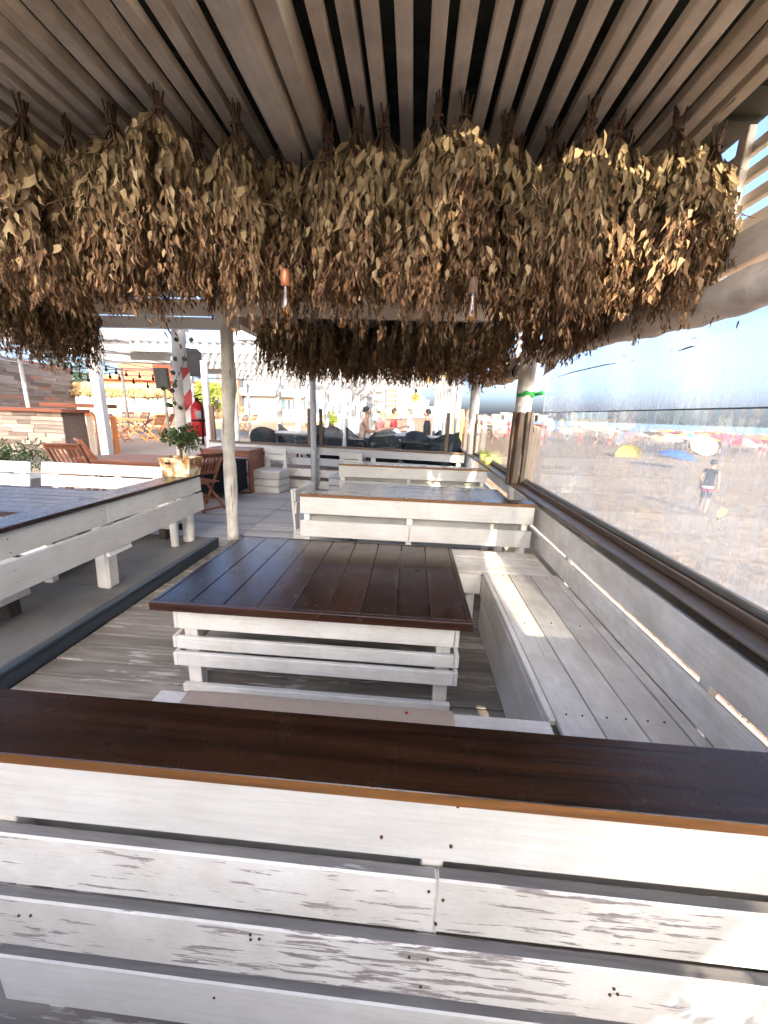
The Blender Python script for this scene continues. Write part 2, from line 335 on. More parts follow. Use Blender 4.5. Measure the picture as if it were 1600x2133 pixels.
deck = struct(MB().box((-6.2, -9, -.30), (1.30, 7.75, -.035)).build('deck', 'roof_dark'))
y = -8.9; i = 0
while y < 7.7:
    wd = .1325
    if y > -.45:
        x0 = -2.165 if y < 4.0 else -2.12
        cut = random.choice((-.6, -.2, .3, .65)) if i % 3 == 1 else None
        segs = [(x0, 1.06)] if cut is None else [(x0, cut-.002), (cut+.002, 1.06)]
        for a, b in segs: board('deck_board', 'deck_worn' if y < 4.4 else 'deck_far', deck, (a, y+wd/2, -.016), (b, y+wd/2, -.016), wd, .032, jit=.0012)
        if y > 4.0: board('deck_board', 'deck_far', deck, (-6.1, y+wd/2, -.016), (-2.128, y+wd/2, -.016), wd, .032, jit=.0012)
    y += .143; i += 1
rear = MB().box((-2.16, -9, -.034), (1.28, -.46, -.002)).box((-14, -26, -.034), (1.28, -9.01, -.002)).box((-14, -9, -.034), (-6.21, -.46, -.002)).build('rear_boards', 'pale_boards', deck)  # unseen floor, made pale and enlarged to bounce light onto the ceiling
plat = struct(MB().box((-6.2, -4, -.03), (-2.205, 4.06, .115)).box((-6.19, -3.99, .116), (-2.215, 2.72, .1195)).box((-6.19, 2.726, .116), (-2.215, 4.045, .1195)).build('platform', 'platform_grey'))
board('edge_board', 'slate_edge', plat, (-2.188, -4, .045), (-2.188, 4.07, .045), .085, .03, (1, 0, 0))
board('edge_lip', 'slate_edge', plat, (-2.19, -4, .105), (-2.19, 4.08, .105), .05, .022, (0, 0, 1))
board('edge_board', 'slate_edge', plat, (-6.2, 4.075, .05), (-2.17, 4.075, .05), .09, .025, (0, 1, 0))
up = struct(MB().box((-30, 8.35, -.6), (1.15, 24, UP_Z)).box((-30, 6.9, -.6), (-5.6, 8.348, UP_Z-.003)).build('upper_deck', 'upper_deck_planks'))

# ================================================================== PAVILION
CEIL = 2.68
pav = thing('pavilion', 'white slatted timber roof on log posts sheltering the booths in front', 'pavilion', (-1, 1, 0))
m = MB()
for (x0, x1, y0, y1) in ((-4.35, 1.40, 1.15, 4.45), (-2.3, 1.40, 4.451, 7.7)):
    n = 12; V = []; F = []
    m.box((x0, y0, 2.80), (x1, y1, 2.83))
    yy = y0
    while yy < y1-.2: m.box((x0+.02, yy, 2.782), (x1-.02, yy+.09, 2.7995)); yy += .18
m.build('roof_sheet', 'roof_dark', pav)
x = -4.31
while x < 1.18:
    y1 = 4.36 if x < -2.25 else 7.6
    if not -.61 < x < -.40: board('ceiling_slat', 'ceiling_paint', pav, (x+random.uniform(-.004, .004), 1.18, CEIL+.03), (x+random.uniform(-.004, .004), y1, CEIL+.03), .050+random.uniform(-.003, .003), .045, jit=.004)
    x += .092
board('beam', 'beam_paint', pav, (-.545, 1.18, CEIL-.02), (-.545, 7.6, CEIL-.02), .085, .17)
board('beam', 'beam_paint', pav, (-.452, 1.18, CEIL+.0), (-.452, 7.6, CEIL+.0), .065, .12)
for yb, z_, xl in ((4.39, 2.595, -4.35), (1.0, 2.60, -6.0), (7.5, 2.60, -2.3), (1.10, 2.6, -4.35)):
    if yb == 1.0: continue
    board('beam', 'beam_paint', pav, (xl, yb, z_), (1.3, yb, z_), .15, .09, (0, 1, 0))
board('beam', 'white_paint', pav, (-4.4, 4.47, 2.46), (-1.95, 4.47, 2.46), .12, .06, (0, 1, 0))
board('beam', 'beam_paint', pav, (-3.12, 1.18, 2.60), (-3.12, 5.4, 2.60), .13, .12)
board('beam', 'beam_paint', pav, (-2.14, 4.3, 2.58), (-2.14, 7.6, 2.58), .13, .12)
# right eave: beams and louvre slats with sky between them
board('eave_beam', 'beam_paint', pav, (1.27, .2, 2.225), (1.27, 7.6, 2.225), .125, .06, (1, 0, 0))
for k, z in enumerate((2.335, 2.435, 2.535, 2.635)):
    board('louvre_slat', 'beam_paint', pav, (1.31, .2, z), (1.31, 7.6, z), .060, .022, (1, 0, -.35), jit=.004)
for yk in (1.05, 1.95, 2.9, 3.6, 5.3, 6.3): board('strut', 'beam_paint', pav, (1.275, yk, 2.15), (1.275, yk, 2.70), .05, .03, (1, 0, 0))
for yk in (2.15, 5.6): board('bracket', 'beam_paint', pav, (1.225, yk, 2.10), (1.225, yk, 2.32), .11, .03, (1, 0, 0))
log(pav, [(-2.14, 4.39, 0), (-2.125, 4.39, .9), (-2.13, 4.40, 1.25), (-2.075, 4.39, 1.75), (-2.06, 4.39, 2.56)], .072, seed=3, bumpy=.09)
log(pav, [(1.20, 4.26, -.3), (1.165, 4.26, 1.0), (1.15, 4.27, 1.8), (1.16, 4.28, 2.62)], .083, 'beam_log' if 'beam_log' in M else 'bark_paint', seed=5, bumpy=.03)
log(pav, [(1.14, 7.42, -.3), (1.13, 7.42, 1.4), (1.10, 7.42, 2.6)], .085, 'white_paint_far', seed=6, bumpy=.02)
log(pav, [(1.20, .72, -.3), (1.20, .72, 2.62)], .08, seed=7, bumpy=.03)
log(pav, [(-3.22, 5.22, 0), (-3.18, 5.22, 1.2), (-3.10, 5.22, 2.56)], .085, 'white_paint', seed=8, bumpy=.02)
log(pav, [(-1.95, 7.66, 0), (-1.95, 7.66, 2.58)], .06, 'white_paint_far', seed=9, bumpy=.02)
for yk in (-5.3, -7.7):
    for xk in (1.2,): log(pav, [(xk, yk, 0), (xk, yk, 1.95)], .08, seed=int(xk*3+yk), bumpy=.02)
log(pav, [(-4.27, 1.3, 0), (-4.27, 1.3, 2.6)], .08, 'white_paint', seed=14, bumpy=.02)
# green plastic strip tied round the right log
gs = MB(); pts = []
for k in range(33):
    a = k/32*2*math.pi; pts.append((1.158+.094*math.cos(a), 4.262+.094*math.sin(a), 1.80+.012*math.sin(3*a)))
V = []; F = []
for k, p in enumerate(pts):
    hh = .012+.012*abs(math.sin(k*.6+1)); V += [(p[0], p[1], p[2]-hh), (p[0]+.003*math.sin(k), p[1], p[2]+hh)]
    if k: F.append([2*k-2, 2*k, 2*k+1, 2*k-1])
gs.add(V, F).tube([(1.24, 4.2, 1.80), (1.29, 4.15, 1.815), (1.31, 4.13, 1.80)], [.016, .02, .006], 6)
tag(gs.build('plastic_strip', 'green_plastic', None, (1.158, 4.262, 1.8)), 'bright green plastic strip tied round the right log post', 'strip')

# unseen tall block, added so that its shadow lies over the pavilion
ht = thing('rear_sun_block', 'tall pale block added behind the viewer to hold off the sun', 'building', (-9, -45, 0))
MB().box((-4.5, -52, SAND_Z-.2), (6.75, -40, 21)).build('wall', 'build_white', ht)

bw = thing('rear_sky_screen', 'white boarded screen added behind the viewer to cut the light', 'wall', (-1, -1.25, 0))  # unseen screen added to keep low sky light off the near bench
for k in range(8): board('wall_board', 'white_paint', bw, (-3.2, -1.25, .10+.19*k), (.82, -1.25, .10+.19*k), .18, .03, (0, 1, 0))
for xk in (-3.1, -1.2, .75): board('post', 'white_paint', bw, (xk, -1.30, 0), (xk, -1.30, 1.5), .08, .06, (0, 1, 0))

# ------------------------------------------------------------------ right windbreak wall
GX = 1.215
wall = thing('windbreak_wall', 'long low white board wall with dark sill carrying the seaside glass panes', 'wall', (1.2, 3, 0))
for (ya, yb) in ((-2.4, .7), (.74, 4.18), (4.32, 7.36)):
    board('sill', 'sill_wood', wall, (1.145, ya, .875), (1.145, yb, .875), .15, .028)
    board('sill_edge', 'dark_varnish', wall, (1.079, ya, .872), (1.079, yb, .872), .034, .016, (1, 0, 0))
    board('glazing_rail', 'brown_frame', wall, (1.185, ya, .905), (1.185, yb, .905), .034, .022, (1, 0, 0))
    board('glazing_rail', 'sill_wood', wall, (1.243, ya, .915), (1.243, yb, .915), .05, .022, (1, 0, 0))
    board('wall_board', 'white_paint', wall, (1.29, ya, .30), (1.29, yb, .30), .36, .02, (1, 0, 0))
    board('wall_board', 'white_paint', wall, (1.29, ya, -.10), (1.29, yb, -.10), .36, .02, (1, 0, 0))
    board('wall_board', 'white_paint', wall, (1.29, ya, .70), (1.29, yb, .70), .20, .02, (1, 0, 0))
for (ya, nm) in ((4.12, 0), (4.205, 0), (4.36, 0), (7.30, 0), (7.36, 0), (7.5, 0), (.66, 0), (.80, 0)):
    board('glazing_post', 'brown_frame', wall, (1.175, ya, .86), (1.175, ya, 1.63), .055, .03, (1, 0, 0))
for xk, yk, wk in ((1.075, 4.20, .075), (1.10, 4.125, .05)): board('glazing_post', 'brown_frame', wall, (xk, yk, .86), (xk, yk, 1.62), wk, .045, (.3, -1, 0))
board('glazing_post', 'brown_frame', wall, (1.235, 4.19, .86), (1.235, 4.19, 1.63), .03, .03, (1, 0, 0))
for (ya, yb, lb) in ((.8, 4.13, 'large clear glass pane along the right bench, lower half of the plastic curtain behind it'), (4.36, 7.32, 'clear glass pane between the two right posts with open sea view'), (-2.4, .64, 'clear glass pane beside the viewer')):
    g = MB().box((GX, ya, .92), (GX+.008, yb, 1.615)).build('glass_pane', 'window_glass', None, (GX, (ya+yb)/2, .92)); tag(g, lb, 'glass pane')
    g2 = MB().tube([(GX+.004, ya, 1.617), (GX+.004, yb, 1.617)], .0035, 6).build('glass_edge', 'slate_edge', g)
# plastic curtain hanging outside the big pane, and the canvas header it is rolled into
V = []; F = []; ny, nz = 60, 26
for i in range(ny+1):
    yy = .55+(4.10-.55)*i/ny
    for j in range(nz+1):
        t = j/nz; zt = 1.975+.17*(yy-.3)/3.86; zb = .70+.05*math.sin(yy*1.7)
        V.append((1.285+.014*math.sin(yy*3.1+t*2)+.010*math.sin(yy*9+t*6)*(1-t)+.03*math.exp(-((t-1)*9)**2)*math.sin(yy*6), yy, zt+(zb-zt)*t))
for i in range(ny):
    for j in range(nz): F.append([i*(nz+1)+j, i*(nz+1)+j+1, (i+1)*(nz+1)+j+1, (i+1)*(nz+1)+j])
pc = tag(MB().add(V, F, 0, True).build('plastic_curtain', 'plastic_sheet', None, (1.285, 2.3, .7)), 'cloudy transparent plastic curtain hanging outside the big right pane', 'curtain')
V2 = [(1.287+.014*math.sin(yy*3.1+2), yy, .70+.05*math.sin(yy*1.7)) for yy in np.linspace(.55, 4.10, 50)]
MB().tube(V2, .006, 6).build('hem', 'rail_glass', pc)
def PX(px, py, x):
    d = ray(px, py); return CAM+d*(x/d.x)
for pts in (((1163, 785), (1190, 776), (1225, 768), (1260, 760), (1287, 756)), ((1413, 731), (1425, 727), (1440, 722), (1449, 722)), ((1534, 684), (1538, 672), (1540, 668)), ((1398, 729), (1401, 727)), ((1315, 752), (1322, 749)), ((1295, 740), (1305, 741)), ((1305, 768), (1308, 765)), ((1350, 690), (1372, 684)), ((1440, 705), (1452, 703))):
    MB().tube([PX(px, py, 1.262) for px, py in pts], [.0015]+[.004]*(len(pts)-2)+[.0015], 5).build('scratch', 'stem_wood', pc)
def roll(y0, y1, z0, z1, r, label, bulge=.0, x=1.235):
    V = []; F = []; n, k = 90, 18; rs = random.Random(int(y0*10))
    ph = [rs.uniform(0, 6.28) for _ in range(6)]
    for i in range(n+1):
        t = i/n; yy = y0+(y1-y0)*t; zc = z0+(z1-z0)*t+.010*math.sin(t*11)-bulge*math.sin(t*math.pi)
        for j in range(k):
            a = 2*math.pi*j/k; w_ = 1+.07*math.sin(3*a+yy*5+ph[0])+.05*math.sin(5*a-yy*11+ph[1])+.05*math.sin(yy*23+2*a+ph[2])+.03*math.sin(yy*47+ph[3]+a)
            rr = r*w_*(.6 if i in (0, n) else 1); V.append((x+rr*math.cos(a), yy, zc+rr*1.12*math.sin(a)))
    for i in range(n):
        for j in range(k): F.append([i*k+j, i*k+(j+1) % k, (i+1)*k+(j+1) % k, (i+1)*k+j])
    F += [list(range(k)), [n*k+j for j in range(k)][::-1]]
    o = MB().add(V, F, 0, True).build('canvas_roll', 'canvas', None, (x, (y0+y1)/2, z0)); return tag(o, label, 'canvas')
o = roll(.3, 4.16, 1.995, 2.165, .070, 'thick cream canvas header roll above the cloudy plastic curtain')
# canvas tail fanning down to the corner by the post
tl = MB(); V = []; F = []
for i in range(9):
    for j in range(7):
        a, b = i/8, j/6; V.append((1.262+.018*math.sin(a*9+b*3), 4.14-a*.55, 2.15-.024*a-b*(.17*(1-a)**1.2+.05)))
for i in range(8):
    for j in range(6): F.append([i*7+j, i*7+j+1, (i+1)*7+j+1, (i+1)*7+j])
tl.add(V, F, 0, True).build('canvas_tail', 'canvas', o)
r2 = roll(4.42, 7.2, 2.10, 2.16, .07, 'rolled up grey canvas blind tied above the second right pane', .03)
for yk in (4.95, 5.9, 6.8): MB().tube([(1.235+.074*math.cos(a), yk, 2.115-.028*math.sin((yk-4.42)/2.78*3.14)+.06*(yk-4.42)/2.78-.012+.074*math.sin(a)) for a in np.linspace(0, 2*math.pi, 17)], .012, 6).build('tie_strap', 'black', r2)
cv = MB(); V = []; F = []  # unseen canvas slope, added to block sun and shape the bench patches
for i in range(41):
    yy = -7.8+8.0*i/40
    for j in range(6):
        V.append((1.33-.76*j/5+.02*math.sin(yy*4+j*.4), yy, 2.17+1.12*j/5+.015*math.sin(yy*2.3)))
for i in range(40):
    for j in range(5): F.append([i*6+j, i*6+j+1, (i+1)*6+j+1, (i+1)*6+j])
tag(cv.add(V, F, 0, True).build('canvas_sun_screen', 'canvas_white', None, (1.3, -3.8, 1.7)), 'sloping canvas sheet added beside and behind the viewer to block sun', 'awning')

# ------------------------------------------------------------------ booth furniture
def screws(parent, pts, n=(0, -1, 0), r=.0038):
    k = ('screw', round(r, 4), tuple(n))
    if k not in _cache:
        mm = MB(); nv = Vector(n); mm.tube([nv*-.002, nv*.002], [r, r*.8], 8, sm=False); _cache[k] = mm.mesh('screw', 'screw_rust')
    for p in pts: link('screw', _cache[k], parent, p)
# bench A: seen from behind, across the bottom of the picture
A = thing('near_bench', 'white slatted bench seen from behind, with wide dark varnished top ledge in front', 'bench', (0, .8, 0))
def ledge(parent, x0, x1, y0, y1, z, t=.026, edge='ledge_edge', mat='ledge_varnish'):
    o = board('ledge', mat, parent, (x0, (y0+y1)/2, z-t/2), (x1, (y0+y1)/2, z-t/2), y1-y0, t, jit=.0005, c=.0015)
    o.data = o.data.copy(); o.data.materials.append(M[edge])      # lighter front edge, the light on it put into the colour
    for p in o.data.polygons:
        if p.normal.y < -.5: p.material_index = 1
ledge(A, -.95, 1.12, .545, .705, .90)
yb = .585
rowsA = [(.873, .70, 'near_white'), (.650, .502, 'near_worn'), (.452, .292, 'near_worn'), (.250, .085, 'near_white')]
for k, (zt, zb, mt) in enumerate(rowsA):
    segs = [(-.97, 1.1)] if k in (0, 2) else [(-.99, .0955), (.0965, 1.1)] if k == 1 else [(-.955, 1.1)]
    for a, b in segs:
        o = board('back_slat', mt, A, (a, yb, (zt+zb)/2), (b, yb, (zt+zb)/2), zt-zb, .027, (0, -1, 0), jit=.001, c=.004)
        if k:   # weathered bare top edges
            o.data = o.data.copy(); o.data.materials.append(M['bare_edge'])
            for p in o.data.polygons:
                if p.normal.y > .6: p.material_index = 1
for xs_ in (-.86, .088, 1.0): board('post', 'white_paint', A, (xs_, yb+.036, .0), (xs_, yb+.036, .872), .045, .04, (0, -1, 0))
screws(A, [(-.38, .571, .858), (.12, .571, .845), (.115, .571, .745), (.53, .571, .848), (-.02, .571, .75), (-.02, .571, .85), (.11, .571, .60), (.10, .571, .53), (.08, .571, .62),
           (.05, .571, .42), (.09, .571, .42), (.08, .571, .33), (-.3, .571, .43), (-.3, .571, .415), (-.28, .571, .42), (.48, .571, .40), (.475, .571, .38), (.49, .571, .385), (-.85, .571, .40), (-.82, .571, .405), (.5, .571, .20), (-.4, .571, .2)])
board('backrest_board', 'white_paint', A, (-.95, .67, .74), (1.08, .67, .74), .16, .024, (0, 1, .1))
board('backrest_board', 'white_paint', A, (-.95, .655, .55), (1.08, .655, .55), .14, .024, (0, 1, .1))
for k, (y0, y1) in enumerate(((.70, .86), (.865, 1.03), (1.035, 1.155), (1.16, 1.235))):
    board('seat_plank', 'bench_gloss', A, (-.94, (y0+y1)/2, .452), (.56 if k > 1 else 1.06, (y0+y1)/2, .452), y1-y0, .026)
board('seat_apron', 'white_paint', A, (-.92, 1.215, .36), (.54, 1.215, .36), .15, .024, (0, 1, 0))
for xk in (-.88, .5):
    board('leg', 'white_paint', A, (xk, 1.17, 0), (xk, 1.17, .44), .06, .06, (0, 1, 0))
def cushion(name, x0, x1, y0, y1, z, t, label):
    m = MB(); V = []; F = []; nx_, ny_ = 28, 14
    def e(u): return max(0, 1-abs(2*u-1)**7)
    for s in (1, -1):
        for i in range(nx_+1):
            for j in range(ny_+1):
                u, v = i/nx_, j/ny_; r_ = .05
                hgt = (e(u)*e(v))**.3
                xx = x0+(x1-x0)*u; yy = y0+(y1-y0)*v
                V.append((xx, yy, z+t/2+s*t/2*hgt+(.006*math.sin(xx*7)*math.sin(yy*11) if s > 0 else 0)))
    k = (nx_+1)*(ny_+1)
    for s in (0, 1):
        for i in range(nx_):
            for j in range(ny_):
                q = [s*k+i*(ny_+1)+j, s*k+(i+1)*(ny_+1)+j, s*k+(i+1)*(ny_+1)+j+1, s*k+i*(ny_+1)+j+1]; F.append(q if s == 0 else q[::-1])
    o = m.add(V, F, 0, True).build(name, 'cushion', None, ((x0+x1)/2, (y0+y1)/2, z)); return tag(o, label, 'cushion')
cu = cushion('seat_cushion', -.80, .20, .74, 1.20, .466, .075, 'flat beige seat cushion lying on the near bench behind the ledge')
MB().lathe([(.006, 0), (.006, .003), (.0, .004)], 8, c=(.03, 1.135, .541)).build('red_stain', 'red_paint', cu)

# right bench along the windbreak
B = thing('side_bench', 'long white plank bench running along the windbreak under the glass', 'bench', (.85, 2, 0))
for (x0, x1) in ((.566, .592), (.596, .742), (.748, .895), (.901, 1.045), (1.05, 1.10)):
    board('seat_plank', 'bench_gloss', B, ((x0+x1)/2, 1.245 if x0 < .59 else .72, .452), ((x0+x1)/2, 2.655, .452), x1-x0, .026, c=.003)
board('seat_apron', 'bench_gloss', B, (.575, 1.245, .345), (.575, 2.66, .345), .165, .022, (1, 0, 0))
board('seat_apron', 'white_paint', B, (.583, 1.245, .13), (.583, 2.66, .13), .24, .022, (1, 0, 0))
board('backrest_board', 'bench_gloss', B, (1.10, .72, .746), (1.10, 4.0, .746), .19, .022, (1, 0, .12), c=.004)
board('backrest_board', 'bench_gloss', B, (1.105, .72, .545), (1.105, 4.0, .545), .15, .022, (1, 0, .08), c=.004)
for yk in (1.3, 2.6, 3.7): board('post', 'white_paint', B, (1.135, yk, .3), (1.135, yk, .86), .05, .035, (1, 0, 0))
screws(B, [(x_, y_, .4655) for x_ in (.64, .70, .79, .86, .94, 1.0) for y_ in (1.28, 2.6)]+[(.67, 1.95, .4655), (.82, 1.97, .4655), (.97, 1.96, .4655)], (0, 0, 1), .004)

def bench_facing(name, label, yb, x0, x1, z, seat=True, extra=0):
    T = thing(name, label, 'bench', ((x0+x1)/2, yb, 0))
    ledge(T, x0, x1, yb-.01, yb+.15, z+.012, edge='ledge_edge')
    xm = x0+(x1-x0)*.48
    board('back_slat', 'white_paint_clean', T, (x0, yb+.014, z-.087), (x1-.005, yb+.014, z-.087), .155, .024, (0, -1, 0))
    board('back_slat', 'white_paint_clean', T, (x0, yb+.014, z-.295), (xm-.002, yb+.014, z-.295), .145, .024, (0, -1, 0))
    board('back_slat', 'white_paint_clean', T, (xm+.002, yb+.014, z-.293), (x1-.005, yb+.014, z-.293), .145, .024, (0, -1, 0))
    for xk in (x0+.05, xm, x1-.06): board('post', 'white_paint', T, (xk, yb+.045, .0), (xk, yb+.045, z-.01), .05, .035, (0, -1, 0))
    board('rear_board', 'board_back', T, (x0+.03, yb+.082, z-.2), (x1-.03, yb+.082, z-.2), .18, .016, (0, -1, 0))
    screws(T, [(x0+.05, yb+.002, z-.05), (x0+.05, yb+.002, z-.12), (xm-.1, yb+.002, z-.07), (xm+.02, yb+.002, z-.13), (x1-.3, yb+.002, z-.08), (x1-.06, yb+.002, z-.27), (xm-.02, yb+.002, z-.33)])
    if seat:
        for k, (a, b) in enumerate(((yb-.46, yb-.325), (yb-.32, yb-.165), (yb-.16, yb-.015))):
            board('seat_plank', 'bench_gloss', T, (x0+.02, (a+b)/2, .452), (x1+.03, (a+b)/2, .452), b-a, .026)
        board('seat_apron', 'white_paint', T, (x0+.04, yb-.448, .36), (.56, yb-.448, .36), .15, .022, (0, -1, 0))
        for xk in (x0+.08, -.1, .5): board('leg', 'white_paint', T, (xk, yb-.40, 0), (xk, yb-.40, .44), .06, .05, (0, -1, 0))
    return T
Bb = bench_facing('facing_bench', 'white bench behind the dark table, two back boards under a dark ledge, facing the viewer', 3.12, -.92, 1.035, .872)
Bc = bench_facing('far_bench', 'farthest white bench in the row, beyond the shiny second table', 5.16, -.97, 1.03, .875, True)

def plank_table(name, label, x0, x1, y0, y1, z, along='y', n=9, mat='dark_varnish', base='white_paint', edge='ledge_edge', bx=.07, by=.12):
    T = thing(name, label, 'table', ((x0+x1)/2, (y0+y1)/2, 0)); t = .03; g = .003; fr = .028
    if along == 'y':
        wd = (x1-x0-2*fr)/n
        for k in range(n):
            xa = x0+fr+wd*k; board('tabletop_plank', mat, T, (xa+wd/2, y0+fr, z-t/2), (xa+wd/2, y1-fr, z-t/2), wd-g, t, jit=.0008, c=.003)
    else:
        wd = (y1-y0-2*fr)/n
        for k in range(n):
            ya = y0+fr+wd*k; board('tabletop_plank', mat, T, (x0+fr, ya+wd/2, z-t/2), (x1-fr, ya+wd/2, z-t/2), wd-g, t, jit=.0008, c=.003)
    for (a, b, nn) in (((x0, y0+fr/2), (x1, y0+fr/2), (0, 0, 1)), ((x0, y1-fr/2), (x1, y1-fr/2), (0, 0, 1)), ((x0+fr/2, y0+fr+.001), (x0+fr/2, y1-fr-.001), (0, 0, 1)), ((x1-fr/2, y0+fr+.001), (x1-fr/2, y1-fr-.001), (0, 0, 1))):
        board('tabletop_frame', mat, T, (*a, z-.022), (*b, z-.022), fr-.002, .046, nn, c=.004)
    ax0, ax1, ay0, ay1 = x0+bx, x1-bx, y0+by, y1-by
    for (zc, h, off) in ((.474*z/.6, .155*z/.6, .0), (.322*z/.6, .072, -.018), (.222*z/.6, .08, -.024)):
        for (a, b, nn) in (((ax0+off*.3, ay0+off), (ax1-off*.3, ay0+off), (0, -1, 0)), ((ax0, ay1), (ax1, ay1), (0, 1, 0))):
            board('base_slat', base, T, (*a, zc), (*b, zc), h, .024, nn)
        for xk, nn in ((ax0-.013+off*.3, (-1, 0, 0)), (ax1+.013-off*.3, (1, 0, 0))):
            board('base_slat', base, T, (xk, ay0+off-.01, zc), (xk, ay1+.012, zc), h, .022, nn)
    for xk in (ax0+.05, ax1-.05):
        for yk in (ay0+.048, ay1-.048): board('leg', base, T, (xk, yk, .0), (xk, yk, z-.045), .075, .06, (0, -1, 0))
    for yk in (ay0-.005, ay1+.005): board('foot_rail', base, T, (ax0-.005, yk, .028), (ax1+.005, yk, .028), .05, .03, (0, -1, 0))
    return T
T1 = plank_table('dark_table', 'large low table with dark varnished plank top and white slatted base in front', -1.275, .34, 1.665, 2.77, .60)
pts = []
for k in range(9):
    xc = -1.247+(1.615-.056)/9*(k+.5)
    for yy in (1.75, 2.70): pts += [(xc-.03+random.uniform(-.01, .01), yy, .6012), (xc+.03, yy+random.uniform(-.02, .02), .6012)]
screws(T1, pts, (0, 0, 1), .004)
screws(T1, [(-1.19, 1.772, .5), (.25, 1.772, .5), (.25, 1.76, .32), (-1.19, 1.76, .32)], (0, -1, 0), .004)
T2 = plank_table('second_table', 'shiny plank table between the facing bench and the farthest bench', -.74, 1.0, 3.42, 4.36, .77, 'x', 7)

# white crate-like chairs
def crate_chair(name, label, loc, rot, s=1.0):
    T = thing(name, label, 'chair', loc, 'white crate chairs'); W, D = .56*s, .46*s
    for k in range(3):
        zc = .07+.135*k
        for sy in (-1, 1): board('seat_box_slat', 'white_paint_clean', T, (-W/2, sy*D/2, zc), (W/2, sy*D/2, zc), .122, .02, (0, sy, 0), world=False)
        for sx in (-1, 1): board('seat_box_slat', 'white_paint_clean', T, (sx*W/2, -D/2+.012, zc), (sx*W/2, D/2-.012, zc), .122, .02, (sx, 0, 0), world=False)
    for k in range(3): board('seat_plank', 'white_paint_clean', T, (-W/2-.012, -D/3+D/3*k, .418), (W/2+.012, -D/3+D/3*k, .418), D/3-.003, .022, world=False)
    for sx in (-1, 1): board('back_post', 'white_paint_clean', T, (sx*W*.32, D/2+.012, .3), (sx*W*.32, D/2+.05, .82), .08, .025, (0, 1, .05), world=False)
    for zc in (.64, .765): board('back_board', 'white_paint_clean', T, (-W*.40, D/2+.0+(zc-.5)*.05, zc), (W*.40, D/2+.0+(zc-.5)*.05, zc), .115, .022, (0, 1, .05), world=False)
    T.rotation_euler.z = rot; return T
crate_chair('crate_chair', 'white crate chair beside the brown speaker cabinet against the far fence', (-2.74, 7.36, 0), R(-8))
crate_chair('crate_chair', 'white crate chair half hidden behind the farthest bench', (-1.16, 7.02, 0), R(-6))
crate_chair('crate_chair', 'white crate chair turned sideways at the left end of the shiny second table', (-.82, 3.74, 0), R(80))

# ------------------------------------------------------------------ far fence with glass
F0 = Vector((-4.32, 8.10, 0)); FU = Vector((5.33, -.72, 0)); FL = FU.length; FU.normalize(); FN = Vector((FU.y, -FU.x, 0))
def ff(t, z, off=0.0): p = F0+FU*t+FN*off; return (p.x, p.y, z)
fe = thing('far_fence', 'low white board fence with dark rail and glass panes closing the far end', 'fence', ff(FL/2, 0))
TM = 2.42
for (a, b) in ((0, TM-.01), (TM+.01, FL)):
    for zc, h in ((.79, .155), (.56, .15), (.325, .16), (.09, .16)):
        if a == 0 and zc == .79: 
            board('fence_board', 'white_paint_far', fe, ff(a, zc), ff(1.1, zc), h, .024, FN); board('fence_board', 'white_paint_far', fe, ff(1.105, zc), ff(b, zc), h, .024, FN)
        else: board('fence_board', 'white_paint_far' if zc > .4 else 'white_paint_worn', fe, ff(a, zc), ff(b, zc), h, .024, FN, jit=.004)
    board('rail', 'brown_frame', fe, ff(a, .885, .01), ff(b, .885, .01), .04, .07, FN)
for t in (.1, 1.3, TM, 3.6, FL-.1): board('fence_post', 'white_paint', fe, ff(t, 0, -.05), ff(t, .87, -.05), .09, .06, FN)
for t in (.09, TM-.13, TM+.10, FL-.35): board('glazing_post', 'brown_frame', fe, ff(t, .90), ff(t, 1.62), .10 if t < 2.4 else .06, .05, FN)
for (a, b, lb) in ((.15, TM-.19, 'left glass pane of the far fence in front of the grey armchairs'), (TM+.14, FL-.39, 'right glass pane of the far fence in front of the seated people')):
    m = MB().obox(ff(a, 1.25), ff(b, 1.25), .70, .007, FN); tag(m.build('glass_pane', 'far_glass', None, ff((a+b)/2, .9)), lb, 'glass pane')
log(fe, [ff(-.03, 0, -.02), ff(-.03, 2.5, -.02)], .07, 'white_paint_far', 'post', seed=21, bumpy=.02)

# ================================================================== DRIED LEAF BUNCHES
LEAF_F = [[0, 1, 2], [0, 2, 3], [1, 4, 5, 2], [2, 5, 6, 3], [4, 7, 5], [5, 7, 6]]
def leaf_arrays(P, D, Nn, L, W, curl):
    D = D/np.linalg.norm(D, axis=1)[:, None]; S = np.cross(D, Nn); S /= np.linalg.norm(S, axis=1)[:, None]+1e-9; N2 = np.cross(S, D)
    L, W, curl = L[:, None], W[:, None], curl[:, None]
    a = P+D*L*.33+N2*curl*L*.10; b = P+D*L*.68+N2*curl*L*.05; t = P+D*L-N2*curl*L*.16+S*(np.sin(L*9999)*.22)*L
    out = np.stack([P, a-S*W*.5+N2*W*.22, a, a+S*W*.5+N2*W*.22, b-S*W*.29+N2*W*.14, b, b+S*W*.29+N2*W*.14, t], 1)
    return out.reshape(-1, 3)
def leaf_mesh(name, V, lv, mat='dried_leaf'):
    n = len(V)//8; F = [[i*8+k for k in f] for i in range(n) for f in LEAF_F]
    me = bpy.data.meshes.new(name); me.from_pydata([tuple(v) for v in V], [], F); me.materials.append(M[mat])
    at = me.color_attributes.new('lv', 'FLOAT_COLOR', 'POINT'); c = np.ones((n*8, 4), np.float32)
    c[:, 0] = np.repeat(lv[:, 0], 8); c[:, 1] = np.repeat(lv[:, 1], 8); c[:, 2] = 0; at.data.foreach_set('color', c.ravel())
    me.polygons.foreach_set('use_smooth', [True]*len(F)); me.update(); return me
